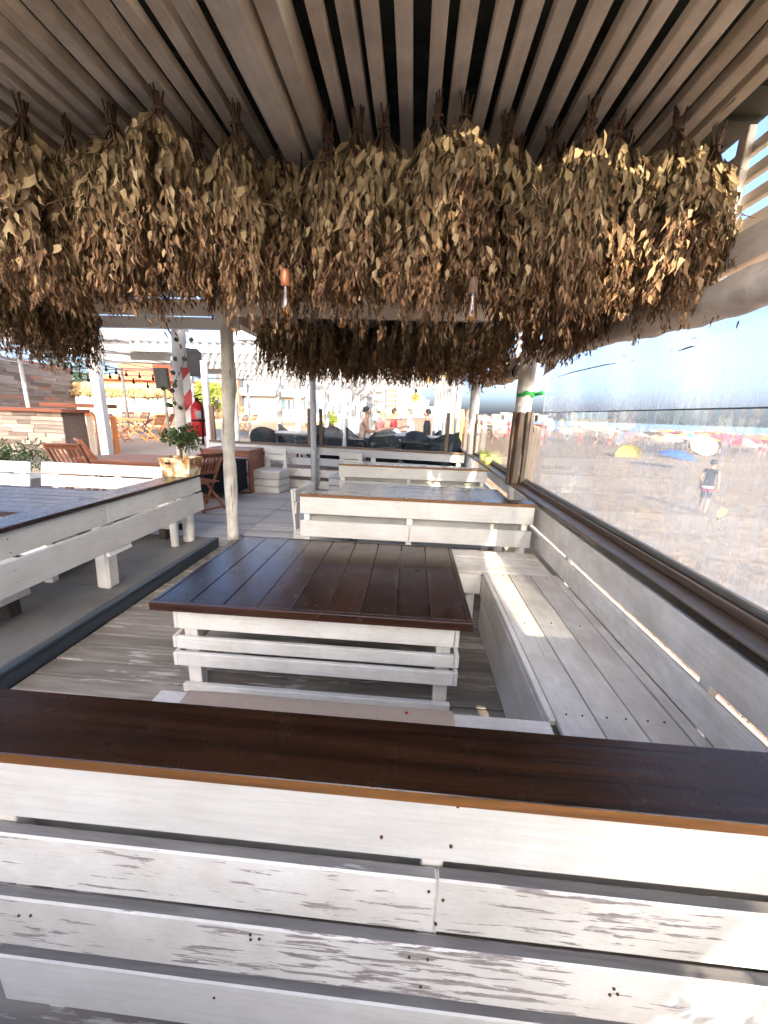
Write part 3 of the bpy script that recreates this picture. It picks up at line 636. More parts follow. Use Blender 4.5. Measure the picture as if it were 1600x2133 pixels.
def foliage(seed, nb=26, nl=58, length=.66, spread=.135, big=1.0, pw=1.5):
    g = np.random.default_rng(seed); P = []; D = []; Nn = []; L = []; W = []; C = []; lv = []; stems = MB()
    for b in range(nb):
        a = g.uniform(0, 2*math.pi); Rr = spread*math.sqrt(g.uniform(.05, 1)); Lb = length*g.uniform(.62, 1.10); wig = g.uniform(-1, 1, 2)*.03
        def pt(t):
            e = math.sin(min(1, t*1.7)*math.pi/2); return np.array([Rr*e*math.cos(a)+wig[0]*t*t*2, Rr*e*math.sin(a)+wig[1]*t*t*2, -.02-(Lb-.02)*t])
        stems.tube([pt(t) for t in (0, .25, .5, .75, .95)], [.0035, .003, .0025, .002, .001], 4)
        if b % 4 == 0:
            q0 = pt(g.uniform(.1, .5)); q1 = q0+np.array([math.cos(a), math.sin(a), -g.uniform(.3, 1.6)])*g.uniform(.08, .18); stems.tube([q0, (q0+q1)/2+g.normal(0, .01, 3), q1], [.0028, .0022, .001], 4)
        ts = np.sort(np.concatenate([g.uniform(.14, .98, nl), g.uniform(.8, 1.0, nl//6)]))
        for t in ts:
            p = pt(t); o = np.array([p[0], p[1], 0]); o = o/(np.linalg.norm(o)+1e-6)
            d = np.array([0, 0, -1.])+o*g.uniform(-.05, .38)+g.normal(0, .19, 3)
            nn = o+g.normal(0, .55, 3); l = (.086-.040*t)*g.uniform(.5, 1.45)*big
            if t > .72: l *= .72
            P.append(p+g.normal(0, .012, 3)); D.append(d); Nn.append(nn); L.append(l); W.append(l*g.uniform(.19, .36)); C.append(g.uniform(-1.4, 1.9))
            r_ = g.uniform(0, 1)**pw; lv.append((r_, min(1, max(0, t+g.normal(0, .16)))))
    V = leaf_arrays(*[np.array(x) for x in (P, D, Nn, L, W, C)])
    return leaf_mesh('leaf_mass', V, np.array(lv)), stems.mesh('stems', 'stem_wood')
def bunch_tie(seed):
    g = random.Random(seed); m = MB()
    for k in range(12):
        a = g.uniform(0, 6.28); r0 = g.uniform(.0, .016); r1 = g.uniform(.006, .028)
        m.tube([(r1*math.cos(a), r1*math.sin(a), g.uniform(.015, .06)), (r0*math.cos(a), r0*math.sin(a), -.03), (r1*1.2*math.cos(a+.5), r1*1.2*math.sin(a+.5), -.10)], [.003, .0035, .003], 5)
    m.tube([(.021*math.cos(t), .021*math.sin(t), -.022-.004*t/6.28) for t in np.linspace(0, 12.5, 30)], .0022, 4)
    return m.mesh('tie', 'stem_wood')
FOL = [foliage(20+k, 24+k % 4*3, 50, .62+.03*(k % 4), .125+.012*(k % 3)) for k in range(12)]
FAR = [foliage(60+k, 20, 40, .60, .14, 1.0, .8) for k in range(4)]
TIES = [bunch_tie(k) for k in range(3)]
LEAVES = []
for k in range(5):
    g = np.random.default_rng(90+k); l = .046+.006*k
    LEAVES.append(leaf_mesh('leaf', leaf_arrays(np.zeros((1, 3)), np.array([[0, 0, -1.]]), np.array([[0, -1., 0]]), np.array([l]), np.array([l*(.30+.05*k)]), np.array([g.uniform(-1, 2)])), np.array([(.35+.09*k, .1+.1*(k % 3))])))
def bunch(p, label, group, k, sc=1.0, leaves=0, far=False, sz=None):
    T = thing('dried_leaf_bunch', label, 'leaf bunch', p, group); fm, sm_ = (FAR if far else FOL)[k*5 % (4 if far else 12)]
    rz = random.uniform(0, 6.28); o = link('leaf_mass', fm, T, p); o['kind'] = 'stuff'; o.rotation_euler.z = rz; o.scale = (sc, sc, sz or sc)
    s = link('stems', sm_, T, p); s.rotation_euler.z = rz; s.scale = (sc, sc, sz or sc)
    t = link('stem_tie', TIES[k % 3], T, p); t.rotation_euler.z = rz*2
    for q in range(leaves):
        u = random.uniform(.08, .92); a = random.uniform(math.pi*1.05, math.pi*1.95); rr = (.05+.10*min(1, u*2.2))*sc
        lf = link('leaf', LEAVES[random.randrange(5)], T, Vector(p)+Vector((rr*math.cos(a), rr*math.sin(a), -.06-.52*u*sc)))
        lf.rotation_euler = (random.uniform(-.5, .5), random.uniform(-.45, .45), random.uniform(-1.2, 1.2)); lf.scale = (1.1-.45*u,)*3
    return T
ORD = ['first', 'second', 'third', 'fourth', 'fifth', 'sixth', 'seventh', 'eighth', 'ninth', 'tenth', 'eleventh', 'twelfth', 'thirteenth', 'fourteenth', 'fifteenth', 'sixteenth', 'seventeenth', 'eighteenth']
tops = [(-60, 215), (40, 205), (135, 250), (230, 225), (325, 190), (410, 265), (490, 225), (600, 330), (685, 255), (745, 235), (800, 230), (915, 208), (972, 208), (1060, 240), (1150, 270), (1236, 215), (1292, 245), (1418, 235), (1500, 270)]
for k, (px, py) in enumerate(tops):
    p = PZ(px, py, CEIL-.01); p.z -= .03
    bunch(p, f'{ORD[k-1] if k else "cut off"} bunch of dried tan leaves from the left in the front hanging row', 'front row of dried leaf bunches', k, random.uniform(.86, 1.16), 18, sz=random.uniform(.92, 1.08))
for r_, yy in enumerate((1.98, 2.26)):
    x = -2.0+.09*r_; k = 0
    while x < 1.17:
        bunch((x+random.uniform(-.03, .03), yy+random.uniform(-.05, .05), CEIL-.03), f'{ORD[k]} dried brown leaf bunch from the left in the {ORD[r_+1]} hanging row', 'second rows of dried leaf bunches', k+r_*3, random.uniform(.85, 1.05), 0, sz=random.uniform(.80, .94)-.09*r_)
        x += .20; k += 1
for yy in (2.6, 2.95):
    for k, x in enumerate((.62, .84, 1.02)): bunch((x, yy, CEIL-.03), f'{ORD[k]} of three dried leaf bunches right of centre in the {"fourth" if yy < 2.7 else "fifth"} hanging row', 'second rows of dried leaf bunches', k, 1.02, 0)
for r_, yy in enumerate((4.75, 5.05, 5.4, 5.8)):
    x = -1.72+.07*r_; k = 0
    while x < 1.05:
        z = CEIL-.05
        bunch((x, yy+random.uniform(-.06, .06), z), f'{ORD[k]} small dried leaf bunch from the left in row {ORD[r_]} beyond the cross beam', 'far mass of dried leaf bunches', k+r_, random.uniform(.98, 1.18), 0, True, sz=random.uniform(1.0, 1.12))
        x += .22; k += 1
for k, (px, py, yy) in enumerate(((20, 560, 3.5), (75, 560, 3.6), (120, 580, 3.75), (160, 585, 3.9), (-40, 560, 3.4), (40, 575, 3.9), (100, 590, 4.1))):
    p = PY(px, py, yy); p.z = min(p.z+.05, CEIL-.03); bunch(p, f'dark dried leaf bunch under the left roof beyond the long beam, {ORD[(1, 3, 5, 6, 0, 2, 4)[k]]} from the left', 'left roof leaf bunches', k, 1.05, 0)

# ------------------------------------------------------------------ pendant bulbs
def bulb(name, p, label, r=.031, globe=False, socket='copper_socket', cord_to=2.66, back=0.0):
    T = thing(name, label, 'light bulb', p, 'pendant bulbs'); x, y, z = p
    m = MB()
    prof = [(.012, .075), (.015, .055), (r*.75, .03), (r, .0), (r*.92, -.018), (r*.6, -.032), (.001, -.04)] if not globe else [(.013, r*1.25), (.016, r*.98)]+[(r*math.cos(a), r*math.sin(a)) for a in np.linspace(1.1, -1.57, 12)]
    m.lathe(prof, 18, c=p); m.build('glass', 'bulb_glass', T)
    f = MB(); 
    for q in range(5):
        a = q*1.257; f.tube([(x+.006*math.cos(a), y+.006*math.sin(a), z+.04), (x+.012*math.cos(a), y+.012*math.sin(a), z-.015), (x+.006*math.cos(a+.6), y+.006*math.sin(a+.6), z+.035)], .0009, 4)
    f.build('filament', 'brass', T)
    top = z+(.075 if not globe else r*1.2)
    MB().lathe([(.001, .058), (.012, .056), (.018, .045), (.018, .002), (.014, -.004)], 14, c=(x, y, top)).build('socket', socket, T)
    MB().tube([(x, y, top+.05), (x+.002, y+back*.3, top+.09), (x+.004, y+back, top+.2), (x, y+back, cord_to)], .0035, 6).build('cord', 'black', T)
bulb('pendant_bulb', tuple(PY(596, 640, 1.60)), 'amber bulb with copper socket hanging nearest, left of centre', .028, back=.25)
bulb('pendant_bulb', tuple(PY(981, 657, 1.64)), 'clear bulb peeping from the front leaves right of centre', .024, socket='stem_wood', back=.25)
bulb('pendant_bulb', tuple(PY(780, 757, 4.4)), 'small clear bulb against the far mass of leaves', .028)
bulb('pendant_bulb', tuple(PY(984, 738, 4.0)), 'small round bulb near the right log post', .028)
bulb('pendant_bulb', tuple(PY(894, 792, 5.0)), 'amber pear shaped bulb just below the far leaves', .031)
bulb('pendant_bulb', tuple(PY(926, 783, 6.6)), 'faint amber bulb farthest right under the far leaves', .03)
bulb('pendant_bulb', tuple(PY(866, 828, 6.4)), 'round amber globe bulb hanging low on a long black cord', .062, True, 'black')

# ================================================================== LEFT BOOTH
rail = thing('left_rail', 'white two board rail with long dark ledge along the left platform', 'rail', (-2.3, 2.8, 0))
seam = 2.62
for (a, b) in ((1.0, seam-.002), (seam+.002, 3.93)):
    board('ledge', 'ledge_varnish', rail, (-2.335, a, .862), (-2.335, b, .862), .215, .028)
    board('ledge_edge', 'dark_varnish', rail, (-2.222, a, .861), (-2.222, b, .861), .027, .008, (1, 0, 0))
    board('rail_board', 'white_paint_clean', rail, (-2.252, a, .767), (-2.252, b, .767), .15, .025, (1, 0, 0))
board('rail_board', 'white_paint_clean', rail, (-2.250, 1.0, .572), (-2.250, 3.95, .572), .195, .025, (1, 0, 0))
board('post', 'white_paint', rail, (-2.40, 2.72, .121), (-2.345, 2.70, .845), .125, .11, (1, 0, .08), c=.018)
log(rail, [(-2.42, 3.92, .12), (-2.40, 3.92, .84)], .06, 'white_paint', seed=32, bumpy=.02)
log(rail, [(-2.46, 3.72, .12), (-2.44, 3.72, .84)], .04, 'white_paint', seed=33, bumpy=.02)
board('cleat', 'white_paint', rail, (-2.27, 2.60, .47), (-2.27, 2.84, .47), .09, .03, (1, 0, .2))
screws(rail, [(-2.2385, y_, z_) for y_ in (1.9, 2.58, 2.66, 3.8) for z_ in (.72, .80, .54, .61)], (1, 0, 0), .004)
def booth_bench(name, label, x0, x1, y0, y1, back):
    T = thing(name, label, 'bench', ((x0+x1)/2, (y0+y1)/2, .12))
    for k in range(3): yy = y0+(y1-y0)*(k+.5)/3; board('seat_plank', 'bench_gloss', T, (x0, yy, .51), (x1, yy, .51), (y1-y0)/3-.004, .024)
    for zc in (.43, .31):
        for yy, s in ((y0+.012, -1), (y1-.012, 1)): board('apron', 'white_paint_clean', T, (x0, yy, zc), (x1, yy, zc), .105, .022, (0, s, 0))
        for xx, s in ((x0-.012, -1), (x1+.012, 1)): board('apron', 'white_paint_clean', T, (xx, y0, zc), (xx, y1, zc), .105, .022, (s, 0, 0))
    for xx in (x0+.1, x1-.08):
        for yy in (y0+.07, y1-.07): board('leg', 'dark_leg', T, (xx, yy, .12), (xx, yy, .32), .08, .08, (0, 1, 0))
    if back:
        for (za, zb, dy) in ((.70, .56, .02), (.85, .715, .05)): board('back_board', 'white_paint', T, (x0-.02, y1+dy, (za+zb)/2), (x1-.35 if x1 > -3 else x1, y1+dy, (za+zb)/2), za-zb, .024, (0, -1, .2))
        for xx in (x0+.12, (x0+x1)/2, x1-.45 if x1 > -3 else x1-.12): board('back_post', 'white_paint', T, (xx, y1+.045, .3), (xx, y1+.075, .84), .08, .03, (0, -1, .05))
    return T
booth_bench('booth_bench', 'long cream two board bench inside the left booth beside the potted tree', -4.50, -2.62, 3.85, 4.35, True)
booth_bench('booth_bench', 'cream bench at the far left edge in front of the dark bush', -6.0, -4.62, 3.8, 4.3, True)
booth_bench('booth_bench', 'white bench end at the lower left edge under the rail', -5.2, -2.62, 1.70, 2.28, False)
T3 = plank_table('booth_table', 'dark shiny plank table inside the left booth behind the rail', -4.6, -2.80, 2.58, 3.45, .75, 'x', 6, edge='ledge_edge')
for o in T3.children: pass
T3.location.z = .0

# potted tree on the rail
pot = thing('potted_tree', 'small bushy tree in a rusty white metal pot on the left ledge end', 'potted plant', (-2.33, 3.76, .876))
m = MB(); x, y, z = -2.33, 3.76, .876; k = 4
def ring(hw, hd, zz): return [(x-hw, y-hd, zz), (x+hw, y-hd, zz), (x+hw, y+hd, zz), (x-hw, y+hd, zz)]
V = ring(.128, .10, z)+ring(.165, .125, z+.19)+ring(.155, .115, z+.19)+ring(.15, .11, z+.165); F = [[3, 2, 1, 0]]
for l_ in range(3):
    for j in range(4): F.append([l_*4+j, l_*4+(j+1) % 4, l_*4+4+(j+1) % 4, l_*4+4+j])
F.append([12, 13, 14, 15]); m.add(V, F); m.build('pot', 'rusty_pot', pot)
for s in (-1, 1): board('handle_slot', 'black', pot, (x-.10, y-.1185, z+.135), (x-.04, y-.1185, z+.135), .022, .004, (0, -1, -.15), jit=0) if s < 0 else None
tr = MB(); g = random.Random(4); ends = []
tr.tube([(x, y, z+.15), (x+.01, y, z+.24), (x-.005, y, z+.30)], [.018, .014, .012], 8)
for q in range(13):
    a = g.uniform(0, 6.28); R_ = g.uniform(.06, .21); e = Vector((x+R_*math.cos(a)*1.05, y+R_*math.sin(a)*.8, z+g.uniform(.27, .47)-.3*max(0, R_-.15))); ends.append(e)
    tr.tube([(x, y, z+.26+.03*g.random()), ((x+e.x)/2, (y+e.y)/2, (z+.31+e.z)/2), e], [.008, .006, .003], 5)
tr.build('trunk', 'stem_wood', pot)
def leafball(name, centers, n, r, l, mat, parent, seed, flat=.8, wr=(.35, .6)):
    g = np.random.default_rng(seed); C_ = np.array([tuple(c) for c in centers]); idx = g.integers(0, len(C_), n)
    d = g.normal(0, 1, (n, 3)); d /= np.linalg.norm(d, axis=1)[:, None]; P = C_[idx]+d*r*g.uniform(.2, 1, (n, 1))**.6*np.array([1, 1, flat])
    D = d+g.normal(0, .6, (n, 3)); L = l*g.uniform(.6, 1.3, n)
    V = leaf_arrays(P, D, g.normal(0, 1, (n, 3))+np.array([0, 0, .6]), L, L*g.uniform(*wr, n), g.uniform(-1, 1, n))
    lo = worg(parent) if parent else Vector((0, 0, 0)); V = V-np.array(lo)
    return link(name, leaf_mesh(name, V, np.zeros((n, 2)), mat), parent, lo)
cr = leafball('crown', ends, 900, .075, .038, 'leaf_green', pot, 3); cr['kind'] = 'stuff'
# creeper with small round leaves on the pole behind
cp = thing('creeper', 'thin green creeper with round leaves climbing the striped post', 'creeper', (-3.1, 5.05, 1.0))
cpts = [PY(px, py, 5.05) for px, py in ((375, 850), (362, 830), (360, 800), (378, 770), (385, 740), (388, 700), (370, 675), (340, 668), (300, 655))]
MB().tube(cpts, .004, 5).build('stem', 'leaf_green', cp)
g = random.Random(8)
for i in range(26):
    t = g.uniform(0, len(cpts)-1.001); j = int(t); c = cpts[j].lerp(cpts[j+1], t-j)+Vector((g.uniform(-.09, .09), g.uniform(-.1, -.02), g.uniform(-.09, .05)))
    k = ('cl',)
    if k not in _cache:
        mm = MB(); mm.add([(0, 0, 0)]+[(.03*math.cos(a), .006*math.sin(3*a), .03*math.sin(a)) for a in np.linspace(0, 5.7, 10)], [[0, q, q+1] for q in range(1, 10)]+[[0, 10, 1]], 0, True); _cache[k] = mm.mesh('leaf', 'leaf_green')
    o = link('leaf', _cache[k], cp, c); o.rotation_euler = (g.uniform(-.6, .6), g.uniform(-3, 3), g.uniform(-1, 1))

# striped panel + extinguisher on the post
sp = MB().box((-3.045, 5.12, 1.15), (-2.945, 5.135, 2.06)).build('striped_board', 'stripes', None, (-2.995, 5.12, 1.15)); tag(sp, 'red and white diagonal striped board fixed to the left post', 'board')
ex = thing('fire_extinguisher', 'red fire extinguisher hanging beside the striped board', 'extinguisher', (-2.865, 5.1, 1.2))
MB().lathe([(.0, .0), (.075, .0), (.085, .015), (.085, .36), (.07, .41), (.035, .44), (.03, .46)], 22, c=(-2.865, 5.1, 1.18)).build('cylinder', 'red_paint', ex)
MB().tube([(-2.865, 5.1, 1.63), (-2.865, 5.1, 1.69)], .022, 10).obox((-2.90, 5.1, 1.70), (-2.80, 5.1, 1.73), .03, .012, (0, 0, 1)).obox((-2.88, 5.1, 1.67), (-2.80, 5.1, 1.66), .025, .012, (0, 0, 1)).build('valve', 'black', ex)
MB().tube([(-2.84, 5.07, 1.66), (-2.77, 5.05, 1.6), (-2.765, 5.03, 1.4), (-2.78, 5.03, 1.16)], .011, 8).tube([(-2.78, 5.03, 1.16), (-2.785, 5.03, 1.08)], [.014, .024], 8).build('hose', 'black', ex)
MB().lathe([(.0865, .10), (.0865, .125)], 22, c=(-2.865, 5.1, 1.28)).build('strap', 'black', ex)
MB().add([(-2.83+.0, 5.018, 1.42), (-2.79, 5.05, 1.42), (-2.79, 5.05, 1.52), (-2.83, 5.018, 1.52)], [[0, 1, 2, 3]]).build('instruction_label', 'rail_glass', ex)

# speaker cabinet
cb = thing('speaker_cabinet', 'brown wooden cabinet holding a black round subwoofer behind the left post', 'cabinet', (-3.45, 7.3, 0))
for z_ in (.018, .80): board('panel', 'red_cabinet', cb, (-3.94, 7.36, z_), (-3.0, 7.36, z_), .74, .036)
for x_ in (-3.92, -3.02): board('side_panel', 'red_cabinet', cb, (x_, 7.36, .038), (x_, 7.36, .78), .72, .036, (1, 0, 0))
board('fascia', 'red_cabinet', cb, (-3.90, 7.02, .735), (-3.04, 7.02, .735), .09, .03, (0, -1, 0))
MB().box((-3.89, 7.05, .04), (-3.05, 7.6, .69)).build('speaker_box', 'speaker_grille', cb)
MB().lathe([(.27, .0), (.26, .02), (.22, .012), (.05, -.03), (.0, -.01)], 28).local('cone', 'black', cb)
c_ = cb.children[-1]; c_.rotation_euler = (R(90), 0, 0); c_.location = Vector((-3.47, 7.045, .36))-cb.location

# ================================================================== FOLDING FURNITURE
def folding_chair(name, label, loc, rot, mat, text=False, group='folding chairs'):
    T = thing(name, label, 'chair', loc, group); W = .44
    P = lambda *a: Vector(a)
    for s in (-1, 1):
        board('back_leg', mat, T, P(s*W/2, .24, .0), P(s*W/2, -.27, .90), .045, .022, (1, 0, 0), jit=0, world=False)
        board('leg', mat, T, P(s*(W/2-.028), -.27, .0), P(s*(W/2-.028), .22, .45), .045, .022, (1, 0, 0), jit=0, world=False)
    for k in range(6):
        yy = -.16+.072*k; board('seat_slat', mat, T, P(-W/2+.04, yy, .445), P(W/2-.04, yy, .445), .055, .018, (0, .05, 1), jit=0, world=False)
    top = board('top_rail', mat, T, P(-W/2+.012, -.262, .865), P(W/2-.012, -.262, .865), .085, .022, (0, .87, .5), jit=0, world=False)
    board('lower_rail', mat, T, P(-W/2+.012, -.105, .585), P(W/2-.012, -.105, .585), .05, .02, (0, .87, .5), jit=0, world=False)
    for k in range(6):
        xx = -W/2+.07+k*.06; board('back_slat', mat, T, P(xx, -.112, .60), P(xx, -.242, .832), .032, .012, (0, .87, .5), jit=0, world=False)
    board('foot_rung', mat, T, P(-W/2, .20, .075), P(W/2, .20, .075), .03, .018, (0, 1, 0), jit=0, world=False)
    board('foot_rung', mat, T, P(-W/2+.03, -.23, .045), P(W/2-.03, -.23, .045), .03, .018, (0, 1, 0), jit=0, world=False)
    if text:
        cu_ = bpy.data.curves.new('lettering', 'FONT'); cu_.body = 'STELLA ARTOIS'; cu_.size = .052; cu_.align_x = 'CENTER'; cu_.align_y = 'CENTER'; cu_.extrude = .0012; cu_.space_character = 1.05
        tmp = bpy.data.objects.new('tmp', cu_); COL.objects.link(tmp); bpy.context.view_layer.update()
        me = bpy.data.meshes.new_from_object(tmp.evaluated_get(bpy.context.evaluated_depsgraph_get())); bpy.data.objects.remove(tmp); me.materials.clear(); me.materials.append(M['black'])
        for sgn in ((1,) if text == 1 else (-1,)):
            o = bpy.data.objects.new('lettering', me); COL.objects.link(o); o.parent = T
            nrm = Vector((0, .87, .5)).normalized()*sgn; x_ = Vector((-sgn, 0, 0)); y_ = nrm.cross(x_)
            if y_.z < 0: y_ = -y_; x_ = -x_
            x_ = y_.cross(nrm)
            o.matrix_basis = Matrix.Translation(Vector((0, -.262, .868))+nrm*.0125) @ Matrix((x_, y_, nrm)).transposed().to_4x4()
    T.rotation_euler.z = rot; return T
def folding_table(name, label, loc, rot, mat, L=1.4, W=.8, h=.74):
    T = thing(name, label, 'table', loc, 'folding tables'); P = lambda *a: Vector(a); n = 7
    for k in range(n): board('tabletop_slat', mat, T, P(-L/2+.05, -W/2+W/n*(k+.5), h-.012), P(L/2-.05, -W/2+W/n*(k+.5), h-.012), W/n-.006, .022, jit=0, world=False)
    for s in (-1, 1):
        board('frame_rail', mat, T, P(s*(L/2-.025), -W/2, h-.02), P(s*(L/2-.025), W/2, h-.02), .05, .04, jit=0, world=False)
        board('frame_rail', mat, T, P(-L/2+.051, s*(W/2-.004), h-.045), P(L/2-.051, s*(W/2-.004), h-.045), .04, .02, (0, s, 0), jit=0, world=False)
        board('leg', mat, T, P(-L*.40, s*(W/2-.07), .0), P(L*.36, s*(W/2-.07), h-.03), .055, .026, (0, 1, 0), jit=0, world=False)
        board('leg', mat, T, P(L*.40, s*(W/2-.10), .0), P(-L*.36, s*(W/2-.10), h-.03), .055, .026, (0, 1, 0), jit=0, world=False)
    for s in (-1, 1): board('stretcher', mat, T, P(s*L*.36, -W/2+.06, .06), P(s*L*.36, W/2-.06, .06), .04, .024, (1, 0, 0), jit=0, world=False)
    T.rotation_euler.z = rot; return T
folding_table('folding_table', 'brown slatted folding table between the left bench and the potted tree', (-4.25, 6.1, 0), R(-4), 'brown_teak', 2.0, .95, .72)
folding_chair('folding_chair', 'brown folding chair with lettering on its top rail, behind the left bench', (-4.82, 5.25, .12), R(10), 'brown_teak', 2)
folding_chair('folding_chair', 'plain brown folding chair just behind the lettered left chair', (-5.05, 5.95, .12), R(-40), 'brown_teak')
folding_chair('folding_chair', 'brown folding chair between the potted tree and the black speaker', (-3.24, 5.72, 0), R(66), 'brown_teak', 2)
# sunlit orange sets on the upper deck
def upz(px, py): p = PZ(px, py, UP_Z); return (p.x, p.y, UP_Z)
sets = [((292, 915), 0.2), ((250, 885), .5)]
folding_table('folding_table', 'sunlit orange folding table in the middle of the left terrace', upz(283, 915), R(10), 'orange_teak', 1.3, .8)
folding_chair('folding_chair', 'orange folding chair left of the sunlit terrace table, in front of the big white post', upz(252, 920), R(-75), 'brown_teak')
folding_chair('folding_chair', 'orange folding chair right of the sunlit terrace table', upz(328, 918), R(82), 'orange_teak')
folding_chair('folding_chair', 'orange folding chair on the far side of the sunlit terrace table', upz(270, 902), R(-150), 'brown_teak')
folding_chair('folding_chair', 'second orange folding chair on the far side of the sunlit terrace table', upz(300, 898), R(170), 'brown_teak')
folding_chair('folding_chair', 'leftmost bright orange folding chair by the timber clad wall', upz(200, 905), R(-70), 'orange_teak')
folding_chair('folding_chair', 'bright orange folding chair just right of the leftmost one', upz(212, 905), R(-60), 'orange_teak')
folding_chair('folding_chair', 'orange folding chair nearest the hanging black speaker', upz(352, 905), R(100), 'orange_teak')
folding_chair('folding_chair', 'orange folding chair behind the glass, left of the pair', upz(466, 893), R(20), 'orange_teak')
folding_chair('folding_chair', 'left chair of the leaning orange pair behind the glass', upz(508, 898), R(75), 'orange_teak')
folding_chair('folding_chair', 'right chair of the leaning orange pair behind the glass', upz(526, 895), R(75), 'orange_teak')
folding_table('folding_table', 'orange folding table behind the peeling left post', upz(480, 890), R(5), 'brown_teak', 1.3, .8)

# rattan armchairs and tables behind the far fence
def armchair(name, label, loc, rot, group='dark rattan armchairs'):
    T = thing(name, label, 'armchair', loc, group)
    if 'arm' not in _cache:
        n = 28; V = []; F = []
        for i in range(n+1):
            t = i/n; a = R(-20)+R(220)*t; ca, sa = math.cos(a), math.sin(a); h = .56+.26*max(0, math.sin(a))**1.4-.0; hb = .12; fl = 1.0
            for rr, zz in ((.33, hb), (.375*fl, h-.03), (.365, h), (.335, h), (.32, h-.03), (.29, hb)): V.append((rr*ca*1.05, -rr*sa, zz))
        for i in range(n):
            for j in range(6): F.append([i*6+j, (i+1)*6+j, (i+1)*6+(j+1) % 6, i*6+(j+1) % 6])
        F += [[0, 1, 2, 3, 4, 5], [n*6+j for j in range(6)][::-1]]
        _cache['arm'] = MB().add(V, F, 0, True).mesh('shell', 'rattan'); m = MB(); m.lathe([(.0, .30), (.29, .30), (.30, .36), (.29, .41), (.25, .43), (.0, .435)], 24); _cache['armseat'] = m.mesh('seat_cushion', 'rattan')
        m = MB(); m.tube([(0, 0, 0), (0, 0, .14)], .022, 8); _cache['armleg'] = m.mesh('leg', 'black')
    for nm, k in (('shell', 'arm'), ('seat_cushion', 'armseat')):
        o = bpy.data.objects.new(nm, _cache[k]); COL.objects.link(o); o.parent = T
    for sx in (-1, 1):
        for sy in (-1, 1): o = bpy.data.objects.new('leg', _cache['armleg']); COL.objects.link(o); o.parent = T; o.location = (sx*.22, sy*.2, 0)
    T.rotation_euler.z = rot; return T
for (x, y, rz, lb) in ((-3.38, 8.95, 5, 'nearest dark rattan armchair left of the far fence post, back to the viewer'), (-2.62, 9.65, 120, 'dark rattan armchair with sun stripes on its back'), (-3.5, 11.2, -60, 'dark rattan armchair at the back left of the group'), (-2.55, 11.4, -20, 'dark rattan armchair behind the striped one'),
        (-1.98, 9.0, 60, 'dark rattan armchair just right of the far fence post'), (-1.35, 10.15, -85, 'dark rattan armchair under the shirtless man'), (-.62, 8.85, 0, 'large dark rattan armchair in the centre, back to the viewer'), (.16, 8.95, -10, 'dark rattan armchair right of the centre one'), (.72, 8.75, 15, 'rightmost dark rattan armchair by the windbreak'),
        (-.72, 9.9, 20, 'dark rattan armchair behind the large centre one'), (.12, 9.75, -5, 'dark rattan armchair with low curved back before the man in black'), (.42, 10.7, 90, 'dark rattan armchair under the man in black'), (-2.2, 10.2, 170, 'dark rattan armchair left of the white painted post'), (.8, 9.6, 60, 'dark rattan armchair beside the right glass rail')):
    armchair('rattan_armchair', lb, (x, y, UP_Z), R(rz))
def cafe_table(label, loc, rot=0, L=.8, W=.7):
    T = thing('cafe_table', label, 'table', loc, 'cafe tables'); z = UP_Z
    board('tabletop', 'white_paint_far', T, Vector((-L/2, 0, .70)), Vector((L/2, 0, .70)), W, .03, jit=0, world=False)
    for s in (-1, 1):
        board('apron', 'dark_leg', T, Vector((-L/2+.02, s*(W/2-.02), .655)), Vector((L/2-.02, s*(W/2-.02), .655)), .06, .02, (0, s, 0), jit=0, world=False)
        for q in (-1, 1): board('leg', 'dark_leg', T, Vector((q*(L/2-.04), s*(W/2-.04), 0)), Vector((q*(L/2-.04), s*(W/2-.04), .684)), .05, .05, (0, 1, 0), jit=0, world=False)
    T.rotation_euler.z = rot
cafe_table('white topped cafe table between the left armchairs', (-2.72, 8.98, UP_Z), R(8)); cafe_table('white topped cafe table behind the large centre armchair', (-.2, 9.45, UP_Z), R(-4)); cafe_table('white topped cafe table between the seated people', (-.45, 10.55, UP_Z), 0, 1.1, .7); cafe_table('white topped cafe table by the right glass rail', (.62, 9.25, UP_Z), 0, .6, .6)
tag(MB().lathe([(.0, 0), (.13, 0), (.1, .06), (.05, .1), (.0, .13)], 7, sm=False, c=(-.42, 10.4, UP_Z+.715)).build('folded_napkin', 'cloth_white', None, (-.42, 10.4, UP_Z+.715)), 'crumpled white napkin on the table of the seated people', 'napkin')
tag(MB().lathe([(.0, 0), (.035, 0), (.045, .12), (.0, .12)], 12, c=(-.1, 10.45, UP_Z+.715)).build('white_cup', 'cloth_white', None, (-.1, 10.45, UP_Z+.715)), 'white cup standing on the table of the seated people', 'cup')

# ================================================================== PEOPLE
def body(nodes, edges, root=0, levels=2):
    """nodes: (x, y, z, r) -> one continuous skinned mesh"""
    me = bpy.data.meshes.new('body'); me.from_pydata([n[:3] for n in nodes], edges, []); o = bpy.data.objects.new('tmp', me); COL.objects.link(o)
    md = o.modifiers.new('s', 'SKIN'); md.use_smooth_shade = True
    for i, n in enumerate(nodes):
        r_ = n[3]; me.skin_vertices[0].data[i].radius = r_ if hasattr(r_, '__len__') else (r_, r_); me.skin_vertices[0].data[i].use_root = i == root
    sb = o.modifiers.new('b', 'SUBSURF'); sb.levels = levels; sb.render_levels = levels
    bpy.context.view_layer.update(); out = bpy.data.meshes.new_from_object(o.evaluated_get(bpy.context.evaluated_depsgraph_get())); bpy.data.objects.remove(o); return out
def paint_body(me, mats, rule):
    me.materials.clear()
    for m in mats: me.materials.append(M[m])
    for p in me.polygons: p.material_index = rule(p.center); p.use_smooth = True
    return me
